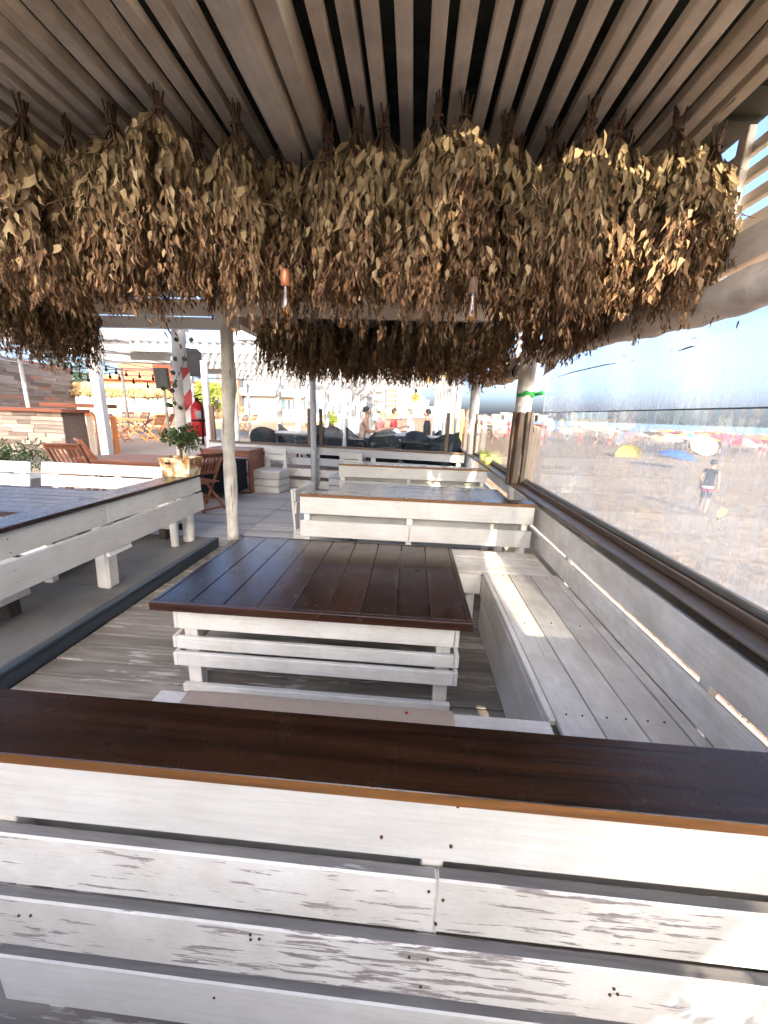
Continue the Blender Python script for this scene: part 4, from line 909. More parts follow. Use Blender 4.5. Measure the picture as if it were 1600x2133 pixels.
def head_nodes(c, fwd):
    """neck base c, facing fwd (unit xy)"""
    f = Vector((fwd[0], fwd[1], 0)); c = Vector(c); s = Vector((-f.y, f.x, 0))
    N = [(c, .05), (c+Vector((0, 0, .06))+f*.01, .055), (c+Vector((0, 0, .13))+f*.02, (.078, .088)), (c+Vector((0, 0, .20))+f*.012, (.080, .092)), (c+Vector((0, 0, .255))+f*.005, .055), (c+Vector((0, 0, .135))+f*.118, .014), (c+Vector((0, 0, .15))+s*.088, .016), (c+Vector((0, 0, .15))-s*.088, .016), (c+Vector((0, 0, .065))+f*.075, .03)]
    return [(*p, r_) for p, r_ in N], [(0, 1), (1, 2), (2, 3), (3, 4), (2, 5), (2, 6), (2, 7), (1, 8)]
def hand(m, p, d, side, mi=0):
    """palm and five fingers from wrist p along d"""
    p, d, side = Vector(p), Vector(d).normalized(), Vector(side).normalized(); n = d.cross(side)
    m.obox(p-d*.01, p+d*.085, .08, .03, n, mi)
    for k, (o_, l_) in enumerate(((-.03, .062), (-.01, .075), (.011, .07), (.031, .055))):
        b = p+d*.08+side*o_; m.tube([b, b+d*l_*.55+n*.008, b+d*l_*.9+n*.03], [.0095, .0085, .007], 6, mi)
    b = p+d*.025-side*.04; m.tube([b, b-side*.022+d*.03, b-side*.025+d*.06+n*.015], [.011, .0095, .008], 6, mi)
def hair(parent, c, mat, r=(.088, .10, .10), low=-.02, cap=None):
    m = MB(); prof = [(math.cos(a), math.sin(a)) for a in np.linspace(-.25, 1.55, 9)]; V = []; k = 18; F = []
    for (rr, zz) in prof:
        for j in range(k):
            an = 2*math.pi*j/k; dz = -.35 if math.cos(an) < .3 else .12
            V.append((c[0]+r[0]*rr*math.cos(an)-.012, c[1]+r[1]*rr*math.sin(an), c[2]+r[2]*(zz+(dz if zz < .3 else 0))))
    for i in range(8):
        for j in range(k): F.append([i*k+j, i*k+(j+1) % k, (i+1)*k+(j+1) % k, (i+1)*k+j])
    o = MB().add(V, F, 0, True).mesh('hair', mat); h = bpy.data.objects.new('hair', o); COL.objects.link(h); h.parent = parent; return h
def seated(label, loc, rot, skin, top, bottom, hairm, lean=.1, arm_fwd=.35, arm_z=.22, group='people seated behind the far fence', bare=False):
    # local: facing +X, origin on the floor below the hips, seat at .45
    N = [(0, 0, .50, (.15, .13)), (.01, 0, .66, (.14, .11)), (lean*.25, 0, .82, (.155, .11)), (lean*.45, 0, .97, (.17, .10)), (lean*.55, 0, 1.05, (.09, .07))]; E_ = [(0, 1), (1, 2), (2, 3), (3, 4)]
    hn, he = head_nodes((lean*.62, 0, 1.10), (1, 0)); b = len(N); N += hn; E_ += [(4, b)]+[(i+b, j+b) for i, j in he]
    for s in (-1, 1):
        b = len(N); N += [(lean*.45, s*.20, .99, .062), (lean*.45+.05, s*.235, .76, .046), (lean*.45+arm_fwd*.8, s*.17, .62+arm_z, .036), (lean*.45+arm_fwd, s*.15, .63+arm_z, .03)]; E_ += [(3, b), (b, b+1), (b+1, b+2), (b+2, b+3)]
        b = len(N); N += [(.06, s*.11, .50, .088), (.44, s*.13, .50, .062), (.46, s*.13, .26, .052), (.44, s*.13, .06, .036), (.56, s*.14, .035, .034)]; E_ += [(0, b), (b, b+1), (b+1, b+2), (b+2, b+3), (b+3, b+4)]
    me = body(N, E_)
    def rule(c):
        if c.x > .12 and c.z < .40: return 0
        if c.z < .60 and not (c.x > .2 and abs(c.y) > .1 and c.z > .58): return 2
        if c.z > 1.08 or bare: return 0
        if c.x > lean*.45+.14: return 0
        return 1
    paint_body(me, [skin, top, bottom], rule)
    hm = MB()
    T = bpy.data.objects.new('person', me); COL.objects.link(T); T.location = loc; T.rotation_euler.z = rot; tag(T, label, 'person', group)
    for s in (-1, 1): hand(hm, (lean*.45+arm_fwd-.01, s*.15, .63+arm_z), (1, -.2*s, -.05), (0, s, 0))
    hm.local('hand', skin, T)
    hair(T, (lean*.62, 0, 1.29), hairm); return T
seated('shirtless person with short dark hair sitting sideways, leaning towards the table', (-1.32, 10.15, UP_Z-.02), R(12), 'skin_tan', 'skin_tan', 'cloth_black', 'hair_dark', .22, .42, .14, bare=True)
seated('person in a black V-neck T-shirt sitting opposite the shirtless one', (.42, 10.7, UP_Z-.02), R(176), 'skin_light', 'cloth_black', 'cloth_navy', 'hair_dark', .04, .30, .02)
pw = seated('person in pink top and white cap sitting behind the shirtless one', (-1.0, 11.3, UP_Z-.02), R(-15), 'skin_tan', 'cloth_pink', 'cloth_white', 'hair_dark', .15, .4, .2)
cp_ = MB(); cp_.lathe([(.1, .0), (.1, .05), (.08, .09), (.0, .115)], 18, c=(.09, 0, 1.29)).obox((.17, 0, 1.295), (.27, 0, 1.285), .13, .012, (0, 0, 1)); cp_.local('cap', 'cloth_white', pw)
seated('person with dark hair and sunglasses half hidden beside the white cap', (-.62, 11.6, UP_Z-.02), R(-5), 'skin_tan', 'cloth_red', 'cloth_white', 'hair_dark', .15, .35, .25)
seated('person in grey half hidden left of the one in black', (.02, 12.0, UP_Z-.02), R(190), 'skin_light', 'cloth_white', 'cloth_navy', 'hair_grey', .2, .3, .1)

def standing(kind):
    N = [(0, 0, .92, (.14, .11)), (.01, 0, 1.06, (.125, .10)), (.02, 0, 1.22, (.145, .105)), (.03, 0, 1.38, (.16, .095)), (.035, 0, 1.46, (.085, .07))]; E_ = [(0, 1), (1, 2), (2, 3), (3, 4)]
    hb = (.05, 0, 1.49) if kind != 'down' else (.075, 0, 1.485)
    hn, he = head_nodes(hb, (1, 0)); b = len(N); N += hn; E_ += [(4, b)]+[(i+b, j+b) for i, j in he]
    st = {'stand': .02, 'walk': .22, 'down': .16}[kind]
    for s in (-1, 1):
        b = len(N); ax = .08*s if kind == 'walk' else .06
        N += [(.03, s*.19, 1.40, .058), (.02-ax*.3, s*.235, 1.14, .044), (.06+ax, s*.23, .92, .035), (.08+ax, s*.225, .86, .03)]; E_ += [(3, b), (b, b+1), (b+1, b+2), (b+2, b+3)]
        b = len(N); fx = st*s; N += [(.01, s*.09, .86, .088), (.02+fx*.5, s*.10, .50, .058), (fx*.6, s*.11, .30, .055), (-.01+fx, s*.11, .08, .036), (.11+fx, s*.12, .04, .034)]; E_ += [(0, b), (b, b+1), (b+1, b+2), (b+2, b+3), (b+3, b+4)]
    return body(N, E_), hb
def person_standing(label, loc, rot, kind, mats, group=None, band=False, levels=None):
    key = ('st', kind, tuple(mats), band)
    if key not in _cache:
        if ('raw', kind) not in _cache: _cache[('raw', kind)] = standing(kind)
        raw, hb = _cache[('raw', kind)]; me = raw.copy(); bare = mats[1] == mats[0]
        def rule(c):
            if .50 < c.z < .94 and abs(c.y) < .2: return 3 if band and .74 < c.z < .86 else 2
            if c.z < .94 or c.z > 1.47: return 0
            if abs(c.y) > .20 or (abs(c.y) > .175 and c.z < 1.3): return 0
            return 1
        paint_body(me, mats, rule); _cache[key] = (me, hb)
    me, hb = _cache[key]; T = bpy.data.objects.new('person', me); COL.objects.link(T); T.location = loc; T.rotation_euler.z = rot; tag(T, label, 'person', group)
    return T, hb
bm, hb = person_standing('person in black tank top and red banded dark shorts walking on the sand', (9.75, 13.15, SAND_Z), R(38), 'down', ['skin_tan', 'cloth_black', 'cloth_navy', 'cloth_red'], None, True)
hh_ = MB()
for s in (-1, 1): hand(hh_, (.14, s*.225, .865), (.25, 0, -1), (0, s, 0))
hh_.local('hand', 'skin_tan', bm); hair(bm, (hb[0]+.005, 0, hb[2]+.19), 'hair_dark')
MB().lathe([(.146, .845), (.152, .87), (.150, .90), (.146, .915)], 22, sx=1.12, sy=1.05).local('waistband', 'cloth_white', bm)
pd_ = thing('beach_paddle', 'yellow beach paddle standing in the sand at the walking person\'s feet', 'paddle', (*PZ(1493, 1083, SAND_Z).xy, SAND_Z))
m = MB(); V = []; n = 20; p0 = pd_.location
prof = [(.0, .018), (.10, .018), (.14, .03), (.22, .09), (.33, .118), (.42, .09), (.46, .03)]
for (z_, w_) in prof: V += [(-w_, -.006, z_), (w_, -.006, z_), (w_, .006, z_), (-w_, .006, z_)]
F = [[3, 2, 1, 0], [24, 25, 26, 27]]
for l_ in range(6):
    for j in range(4): F.append([l_*4+j, l_*4+(j+1) % 4, l_*4+4+(j+1) % 4, l_*4+4+j])
o = m.add(V, F).local('blade', 'yellow_wood', pd_); o.rotation_euler = (R(14), R(10), R(-20)); o.location.z = -.03
o = MB().tube([(0, 0, .0), (0, 0, .12)], .02, 8).local('grip', 'black', pd_); o.rotation_euler = (R(14), R(10), R(-20)); o.location.z = -.03

# ================================================================== UPPER TERRACE
def cloth_mat():
    m = NT('awning_cloth'); tl = m.n('BsdfTranslucent', i_Color=(.6, .55, .5, 1)); m.set((.6, .57, .53), .8); mx = m.n('MixShader', i_0=.5, i_1=m.b.outputs[0], i_2=tl.outputs[0]); m.link(mx.outputs[0], m.out.inputs[0])
cloth_mat()
pg = thing('terrace_pergola', 'sunlit white slatted pergola over the terrace beyond the far fence', 'pergola', (-4, 14, UP_Z))
PGZ = 2.95
for yb in (9.6, 11.3, 13.2, 15.2, 17.4, 19.8): board('beam', 'white_paint_far', pg, (-8.2, yb, PGZ), (1.15, yb, PGZ), .20, .07, (0, 1, 0))
x = -8.1
while x < 1.1: board('slat', 'white_paint_far', pg, (x, 9.4, PGZ+.13), (x, 20.1, PGZ+.13), .09, .03); x += .21
for yb in (11.3, 15.2, 19.8):
    for xb in (-5.25, -3.35, -2.0, 1.08): log(pg, [(xb, yb+.08, UP_Z), (xb+.01, yb+.08, 1.6), (xb, yb+.08, PGZ-.1)], .085 if xb > -3 else .10, 'white_paint_far', seed=int(xb*7+yb), bumpy=.03)
for yb in (11.3, 13.2, 15.2):
    log(pg, [(-2.0, yb+.02, 2.05), (-1.2, yb+.02, PGZ-.1)], .055, 'white_paint_far', 'brace', seed=5)
log(pg, [(-2.0, 13.28, UP_Z), (-2.0, 13.28, PGZ-.1)], .085, 'white_paint_far', seed=77, bumpy=.03)
for yb in (9.7, 12.4, 13.6, 17.5): log(pg, [(1.08, yb, UP_Z), (1.08, yb, PGZ-.1)], .07, 'white_paint_far', seed=int(yb*3), bumpy=.02)
for zz in (2.40, 2.55, 2.70): board('side_louvre', 'white_paint_far', pg, (1.14, 9.0, zz), (1.14, 20, zz), .07, .02, (1, 0, 0))
# white awning with steel frame on the left
aw = thing('fabric_awning', 'white fabric awning on a thin steel frame over the left terrace', 'awning', (-9, 12, UP_Z))
V = []; F = []; na, nb_ = 24, 12
for i in range(na+1):
    for j in range(nb_+1):
        u, v = i/na, j/nb_; V.append((-12.5+5.6*u, 9.0+7.5*v, 3.22-.03*math.sin(u*math.pi*6)**2-.05*math.sin(v*math.pi)+.12*(1-u)))
for i in range(na):
    for j in range(nb_): F.append([i*(nb_+1)+j, (i+1)*(nb_+1)+j, (i+1)*(nb_+1)+j+1, i*(nb_+1)+j+1])
MB().add(V, F, 0, True).build('cloth', 'awning_cloth', aw)
for yy in (9.0, 11.5, 14.0, 16.5): MB().tube([(-12.5, yy, 3.10), (-6.9, yy, 3.02)], .025, 6).tube([(-12.5, yy, 2.82), (-6.9, yy, 2.78)], .02, 6).build('frame_tube', 'metal_grey', aw)
for xx in (-12.4, -10.6, -8.7, -6.95): MB().tube([(xx, 9.0, 3.05), (xx, 16.5, 3.05)], .022, 6).build('frame_tube', 'metal_grey', aw)
for xx, yy in ((-12.4, 16.4), (-10.6, 16.4), (-8.7, 16.4), (-6.95, 16.4), (-12.4, 12.0), (-6.95, 12.2)): MB().tube([(xx, yy, UP_Z), (xx, yy, 3.06)], .055, 10).build('post', 'white_paint_far', aw)
p = upz(225, 950); board('post', 'white_paint_far', aw, (p[0], p[1], UP_Z), (p[0], p[1], 3.2), .20, .16, (0, 1, 0))
p = upz(52, 880); 
# timber clad wall
tw = thing('timber_wall', 'tall wall of weathered multi coloured timber boards at the far left', 'wall', (-16, 16, UP_Z)); A_, B_ = Vector((-15.3, 12.2, 0)), Vector((-17.2, 19.2, 0)); L_ = (B_-A_).length; d_ = (B_-A_)/L_; n_ = Vector((d_.y, -d_.x, 0))
MB().obox(A_+Vector((0, 0, 1.75))-n_*.05, B_+Vector((0, 0, 1.75))-n_*.05, 2.7, .05, n_).build('backing', 'clad_b', tw)
for r_ in range(19):
    t = random.uniform(-.9, 0); z = UP_Z+.07+r_*.145
    while t < L_:
        l_ = random.uniform(.7, 1.9); a, b = max(0, t), min(L_, t+l_)
        if b-a > .05: board('timber_board', random.choice(('clad_a', 'clad_b', 'clad_c', 'clad_d', 'clad_a')), tw, A_+d_*(a+.004)+Vector((0, 0, z)), A_+d_*(b-.004)+Vector((0, 0, z)), .14, .03, n_, jit=.006)
        t += l_
board('cap', 'clad_d', tw, A_+Vector((0, 0, UP_Z+2.83)), B_+Vector((0, 0, UP_Z+2.83)), .1, .2, n_)
# bar
br = thing('bar_counter', 'bar counter faced with stacked weathered timber offcuts and a red brown top', 'bar', (-8.6, 8.3, UP_Z))
MB().box((-11.0, 8.10, UP_Z), (-7.62, 8.7, 1.36)).build('core', 'clad_b', br)
for r_ in range(11):
    t = -11.0-random.uniform(0, .5); z = UP_Z+.05+r_*.088
    while t < -7.6:
        l_ = random.uniform(.25, .8); a, b = max(-11, t), min(-7.6, t+l_)
        if b-a > .04: board('timber_board', random.choice(('clad_a', 'clad_b', 'clad_c', 'clad_c', 'clad_a')), br, (a+.003, 8.085-random.uniform(0, .02), z), (b-.003, 8.085-random.uniform(0, .02), z), .083, .03, (0, -1, 0), jit=.003)
        t += l_
board('counter_top', 'red_cabinet', br, (-11.1, 8.35, 1.40), (-7.5, 8.35, 1.40), .75, .075)
board('counter_top', 'red_cabinet', br, (-9.2, 9.4, 1.52), (-7.5, 9.4, 1.52), .4, .10)
for k in range(4): board('upright_plank', 'orange_teak' if k % 2 else 'clad_c', br, (-7.52+.05*k, 8.7+.18*k, UP_Z), (-7.52+.05*k, 8.7+.18*k, 1.28), .13, .03, (1, -.4, 0))
# bush behind left benches
bs = thing('dark_bush', 'dense dark green bush in a low planter behind the far left bench', 'bush', (-5.55, 4.95, 0))
MB().box((-6.0, 4.7, .12), (-5.1, 5.2, .55)).build('planter', 'white_paint', bs)
bc = [(-5.55+random.uniform(-.42, .36), 4.95+random.uniform(-.2, .2), .72+random.uniform(0, .24)) for _ in range(16)]
MB().tube([(-5.55, 4.95, .5), (-5.6, 4.95, .85)], [.03, .01], 6).build('stem', 'stem_wood', bs)
o = leafball('foliage', bc, 2400, .17, .05, 'leaf_green', bs, 31, .8, (.25, .4)); o['kind'] = 'stuff'
# two black speakers
def speaker(label, p, rz, tilt, bracket=None):
    T = thing('wall_speaker', label, 'speaker', p, 'black loudspeakers')
    V = [(-.16, -.14, -.26), (.16, -.14, -.26), (.11, .14, -.26), (-.11, .14, -.26), (-.16, -.14, .26), (.16, -.14, .26), (.11, .14, .26), (-.11, .14, .26)]
    MB().add(V, [[3, 2, 1, 0], [4, 5, 6, 7], [0, 1, 5, 4], [1, 2, 6, 5], [2, 3, 7, 6], [3, 0, 4, 7]]).local('cabinet', 'black', T)
    MB().box((-.145, -.15, -.245), (.145, -.139, .245)).local('grille', 'speaker_grille', T)
    MB().tube([(0, .1, -.2), (.14, .24, -.42), (.30, .28, -.2)], .02, 6).tube([(0, .12, -.24), (.32, .28, -.24)], .02, 6).local('bracket', 'metal_grey', T)
    T.rotation_euler = (tilt, 0, rz)
speaker('black loudspeaker hanging left of the striped post', tuple(PY(340, 788, 10.5)), R(12), R(8)); speaker('tilted black loudspeaker on a bracket right of the striped post', tuple(PY(402, 755, 8.6)), R(35), R(22))
# string lights
for nm, pts in (('string of small black bulbs across the left sky gap, upper line', [(100, 748), (140, 756), (190, 752), (250, 770), (330, 782)]), ('string of small black bulbs across the left sky gap, lower line', [(140, 765), (190, 785), (235, 775), (320, 800)])):
    P3 = [PY(px, py, 13) for px, py in pts]; T = thing('string_lights', nm, 'string lights', tuple(P3[0])); MB().tube(P3, .008, 5).build('wire', 'black', T)
    for i in range(len(P3)-1):
        for t in (.15, .5, .85):
            c = P3[i].lerp(P3[i+1], t); MB().lathe([(.0, 0), (.02, -.01), (.022, -.08), (.045, -.12), (.04, -.17), (.0, -.2)], 8, c=tuple(c)).build('bulb', 'black', T)
# terrace side rail to the sea
tr_ = thing('terrace_rail', 'sunlit wooden posts and glass rail on the sea side of the terrace', 'rail', (1.12, 12, UP_Z))
board('sill', 'sill_wood', tr_, (1.12, 7.7, .86), (1.12, 20, .86), .12, .05); board('wall_board', 'white_paint_far', tr_, (1.15, 7.7, .62), (1.15, 20, .62), .40, .03, (1, 0, 0)); board('wall_board', 'white_paint_far', tr_, (1.15, 7.7, .0), (1.15, 20, .0), .76, .03, (1, 0, 0))
for yy in (8.3, 9.1, 9.9, 10.8, 11.8, 13.0, 14.5, 16.5): board('post', 'yellow_wood' if yy > 8.5 else 'brown_frame', tr_, (1.12, yy, .88), (1.12, yy, 1.72), .07, .06, (1, 0, 0))  # past the first, brown posts take a yellow tone standing for sunlight
for ya, yb in ((8.34, 9.06), (9.14, 9.86), (9.94, 10.76), (10.84, 11.76)): MB().box((1.116, ya, .90), (1.124, yb, 1.66)).build('pane', 'far_glass', tr_)
# small yellow succulent pots on the far sill
for k, (yy, lb) in enumerate(((6.15, 'left yellow pot with a small succulent on the far sill'), (5.78, 'right yellow pot with a small succulent on the far sill'))):
    T = thing('succulent_pot', lb, 'potted plant', (1.135, yy, .889), 'yellow succulent pots')
    MB().lathe([(.0, 0), (.045, 0), (.062, .05), (.06, .11), (.052, .115), (.05, .10), (.0, .098)], 9, sm=False, c=(1.135, yy, .889)).build('pot', 'yellow_pot', T)
    g = np.random.default_rng(k); n = 14; D = g.normal(0, .8, (n, 3)); D[:, 2] = np.abs(D[:, 2])+.35; V = leaf_arrays(np.tile([[0, 0, .10]], (n, 1)), D, g.normal(0, 1, (n, 3)), g.uniform(.06, .12, n), g.uniform(.018, .03, n), g.uniform(-1, 1, n)); o = link('leaves', leaf_mesh('leaves', V, np.zeros((n, 2)), 'leaf_yellowgreen'), T, (1.135, yy, .889)); o['kind'] = 'stuff'
# potted sprig beside the viewer whose shadow falls on the near bench
sg = thing('potted_sprig', 'slender leafy sprig in a clay pot beside the viewer', 'potted plant', (.86, -.30, 0))
MB().lathe([(.0, 0), (.09, 0), (.13, .26), (.12, .26), (.11, .23), (.0, .22)], 16, c=(.86, -.30, 0)).build('pot', 'terracotta', sg)
m = MB(); ends = []; g = random.Random(2)
for k in range(6):
    a = g.uniform(0, 6.28); pts = [(.86, -.3, .22), (.86+.05*math.cos(a), -.3+.05*math.sin(a), .5), (.86+.13*math.cos(a), -.3+.10*math.sin(a), g.uniform(.62, .86))]; m.tube(pts, [.006, .005, .003], 5); ends += [Vector(pts[2]), Vector(pts[1]).lerp(Vector(pts[2]), .6)]
m.build('stems', 'stem_wood', sg); o = leafball('foliage', ends, 46, .05, .055, 'leaf_green', sg, 12, .8, (.4, .6)); o['kind'] = 'stuff'

# ================================================================== TOWN
TOWN = struct(MB().box((-180, 30, -1.5), (-9.5, 60, .55)).box((-240, 60.01, -1.5), (-14, 420, .9)).build('promenade', 'sandstone'))
def building(label, px0, px1, y, ztop, mats, floors, bays, depth=12, z0=.5, balcony=None, side=True, wz=.55):
    a, b = PY(px0, 850, y), PY(px1, 850, y); x0, x1 = a.x, b.x; T = thing('building', label, 'building', ((x0+x1)/2, y, z0), 'town buildings')
    MB().box((x0, y, z0-1.4), (x1, y+depth, ztop)).build('wall', mats[0], T)
    MB().box((x0-.2, y-.2, ztop+.002), (x1+.2, y+depth+.2, ztop+.5)).build('roof', mats[0], T)
    fh = (ztop-z0)/floors; bw = (x1-x0)/bays
    wm = cbox_mesh(bw*wz, fh*.52, .12, .01, mats[1])
    for i in range(floors):
        zc = z0+fh*(i+.52)
        for j in range(bays):
            o = bpy.data.objects.new('window', wm); COL.objects.link(o); o.parent = T
            o.matrix_basis = Matrix.Translation(Vector((x0+bw*(j+.5), y-.03, zc))-T.location) @ Matrix.Rotation(R(90), 4, 'X')
        if balcony and i: MB().box((x0+bw*.3, y-1.3, z0+fh*i-.12), (x1-bw*.2, y-.001, z0+fh*i+.1)).build('balcony_slab', mats[0], T); MB().box((x0+bw*.3, y-1.32, z0+fh*i+.101), (x1-bw*.2, y-1.26, z0+fh*i+fh*.36)).build('balcony_rail', balcony, T)
    if side:
        nb = max(2, bays//2); bd = depth/nb; wm2 = cbox_mesh(bd*wz, fh*.52, .12, .01, mats[1])
        for i in range(floors):
            for j in range(nb):
                o = bpy.data.objects.new('window', wm2); COL.objects.link(o); o.parent = T
                o.matrix_basis = Matrix.Translation(Vector((x1+.03, y+bd*(j+.5), z0+fh*(i+.52)))-T.location) @ Matrix(((0, 0, 1), (1, 0, 0), (0, 1, 0))).to_4x4()
    return T
building('brown fronted low hotel wing with tall posts left of the white hotel', 452, 498, 62, 7.5, ('build_brown', 'win_dark'), 2, 4, 10, 1.2)
building('wide cream hotel with glass balconies seen through the left fence pane', 500, 582, 64, 15, ('build_white', 'win_blue'), 5, 6, 12, 1.2, 'rail_glass')
building('grey columned hotel behind the white posts left of the centre post', 586, 640, 66, 15, ('build_cream', 'win_dark'), 5, 5, 12, 1.2, 'rail_glass')
building('white tower with dark balcony column right of the far fence post', 662, 712, 85, 26, ('build_white', 'win_dark'), 9, 4, 12, 1, None)
building('low white beach club with dark windows at the foot of the tower', 640, 762, 48, 3.6, ('build_white', 'win_dark'), 1, 8, 8, .7)
building('white apartment block with rows of dark balconies behind the shirtless person', 742, 800, 130, 24, ('build_white', 'win_dark'), 9, 6, 16, 1, 'build_white')
building('narrow white slab block left of the balcony block', 715, 738, 120, 27, ('build_cream', 'win_dark'), 10, 3, 14, 1)
building('red and white striped block in the distance', 806, 822, 200, 18, ('brick_red', 'build_white'), 7, 4, 16, 1)
for k, (a, b, zt, yy) in enumerate(((822, 834, 21, 240), (834, 846, 17, 260), (846, 858, 20, 290), (858, 866, 15, 330), (866, 876, 17, 380), (876, 884, 12, 430), (884, 893, 10, 470), (893, 905, 6, 520))):
    building(('pale high-rise, %s from the left in the farthest row on the horizon' % ORD[k]), a, b, yy, zt*yy/260+1, (('build_white', 'build_cream')[k % 2], 'win_dark'), 6, 3, 18, 1, None, False)
for k, (px, zt) in enumerate(((1010, 1.8), (1040, 3.4), (1058, 4.6), (1085, 3.2), (1110, 5.2), (1130, 3.8))):
    yy = 900; a = PY(px, 850, yy); T = thing('pier_building', 'small pale pier building on the sea horizon, %s from the left' % ORD[k], 'building', (a.x, yy, -1.6), 'pier buildings'); MB().box((a.x-14, yy, -1.8), (a.x+14, yy+10, zt*3)).build('wall', 'build_white', T); MB().box((a.x-15, yy-1, zt*3+.01), (a.x+15, yy+11, zt*3+.8)).build('roof', 'build_grey', T)
# brick house, bamboo fence, walls
bh = thing('brick_house', 'orange brick house with flat roof terraces behind the thatched parasols', 'house', (-30, 36, .5)); a, b = PY(212, 850, 36), PY(352, 850, 36)
MB().box((a.x, 36, .5), (b.x, 44, 3.9)).build('wall', 'brick_red', bh); MB().box((a.x-.4, 35.5, 3.901), (b.x+.4, 44.5, 4.25)).build('roof', 'brick_red', bh); MB().box((a.x+1, 37.5, 4.251), (b.x-2.2, 43, 6.0)).build('upper_storey', 'brick_red', bh)
for k in range(5): x = a.x+(b.x-a.x)*(k+.5)/5; w_ = MB().box((x-.5, 35.93, 1.7), (x+.5, 36.05, 3.0)).build('window', 'win_dark', bh); MB().box((x-.6, 35.88, 1.6), (x+.6, 36.0, 1.699)).build('sill', 'build_white', w_)
MB().box((a.x-.1, 35.8, 3.2), (b.x+.1, 35.99, 3.4)).build('band', 'build_white', bh)
a, b = PY(150, 850, 24), PY(362, 850, 24); bf = thing('bamboo_fence', 'pale bamboo pole fence along the top of the sand coloured wall', 'fence', ((a.x+b.x)/2, 24, .5)); n = 62
for k in range(n):
    x = a.x+(b.x-a.x)*k/n
    if 'bam' not in _cache: _cache['bam'] = MB().tube([(0, 0, 0), (0, 0, .5), (0, 0, 1.45)], [.05, .047, .04], 7).mesh('bamboo_pole', 'bamboo')
    o = link('bamboo_pole', _cache['bam'], bf, (x, 24, .62)); o.scale.z = random.uniform(.9, 1.08)
for zz in (.95, 1.7): board('rail', 'bamboo', bf, (a.x, 24.06, zz), (b.x, 24.06, zz), .05, .04, (0, 1, 0))
tag(MB().box((a.x-.3, 22.9, -1), (PY(620, 850, 23).x, 23.7, .93)).build('retaining_wall', 'sandstone', None, (a.x, 23, -1)), 'low sand coloured retaining wall behind the orange chairs', 'wall')
# yellow ramp railing in front of the hotels
a, b = PY(455, 850, 34), PY(650, 850, 34); yr = thing('ramp_railing', 'yellow wooden ramp railing in front of the hotels', 'railing', (a.x, 34, .5))
board('deck_plank', 'concrete', yr, (a.x, 34.2, 1.0), (b.x, 34.2, .75), .8, .15); 
for zz in (1.35, 1.8): board('rail', 'yellow_wood', yr, (a.x, 34, zz), (b.x, 34, zz-.2), .08, .06, (0, 1, 0))
for k in range(13): x = a.x+(b.x-a.x)*k/12; board('post', 'yellow_wood', yr, (x, 34, .4), (x, 34, 1.85-.2*k/12), .09, .09, (0, 1, 0))
def parasol(name, label, p, r, h, mats, group, tilt=(0, 0), thatch=False, n=8, drop=.3):
    T = thing(name, label, 'parasol', p, group); x, y, z = p; m = MB(); V = [(0, 0, 0)]; F = []; k = n*2
    for lev, (rr, zz) in enumerate(((.5, -.09*r/.9), (1.0, -drop*r/.9))):
        for j in range(k):
            a = 2*math.pi*j/k; sag = .0 if j % 2 == 0 else -.03*lev; V.append((rr*r*math.cos(a), rr*r*math.sin(a), zz+sag))
    for j in range(k): F.append([0, 1+j, 1+(j+1) % k]); F.append([1+j, 1+k+j, 1+k+(j+1) % k, 1+(j+1) % k])
    m.add(V, F); 
    for q in range(len(m.m)): m.m[q] = (q//4) % 2 if len(mats) > 1 else 0
    o = m.local('canopy', mats, T); o.location.z = h; o.rotation_euler = (tilt[0], tilt[1], 0)
    MB().tube([(0, 0, -.2), (0, 0, h)], .022, 6).local('pole', 'metal_grey', T)
    if thatch:
        g = np.random.default_rng(int(abs(x)*10)); nn = 520; a = g.uniform(0, 6.28, nn); rr = r*np.sqrt(g.uniform(.02, 1, nn)); P = np.stack([rr*np.cos(a), rr*np.sin(a), h+.06-drop*rr/r*1.0], 1); D = np.stack([np.cos(a), np.sin(a), -np.full(nn, .8)], 1)+g.normal(0, .3, (nn, 3))
        Lh = g.uniform(.3, .6, nn); Vv = leaf_arrays(P, D, np.tile([[0, 0, 1.]], (nn, 1))+g.normal(0, .3, (nn, 3)), Lh, Lh*.09, g.uniform(-1, 1, nn)); f_ = bpy.data.objects.new('thatch', leaf_mesh('thatch', Vv, np.zeros((nn, 2)), 'thatch')); COL.objects.link(f_); f_.parent = T; f_['kind'] = 'stuff'
    return T
for px, lb in ((186, 'leftmost thatched parasol on a white pole beside the timber wall'), (262, 'thatched parasol just right of the big white post'), (282, 'second thatched parasol right of the big white post'), (312, 'rightmost thatched parasol beside the hanging speaker')):
    q = PY(px, 850, 20); parasol('thatched_parasol', lb, (q.x, q.y, UP_Z), 1.15, 2.35, ['thatch'], 'thatched parasols', thatch=True, drop=.55)
def tree(label, px, y, z0, zc, rx, rz, mat, n, l, seed):
    q = PY(px, 850, y); T = thing('tree', label, 'tree', (q.x, y, z0), 'trees by the promenade'); m = MB(); g = random.Random(seed)
    m.tube([(q.x, y, z0), (q.x+.1, y, zc)], [.16, .08], 8); cs = []
    for k in range(22):
        a = g.uniform(0, 6.28); u = g.uniform(-1, 1); c = (q.x+rx*.75*math.cos(a)*math.sqrt(1-u*u), y+rx*.6*math.sin(a), zc+rz*.75*u); cs.append(c)
        if k < 7: m.tube([(q.x+.05, y, (z0+zc)/2), c], [.06, .02], 5)
    m.build('trunk', 'stem_wood', T); o = leafball('crown', cs, n, rx*.38, l, mat, T, seed, .9, (.4, .7)); o['kind'] = 'stuff'
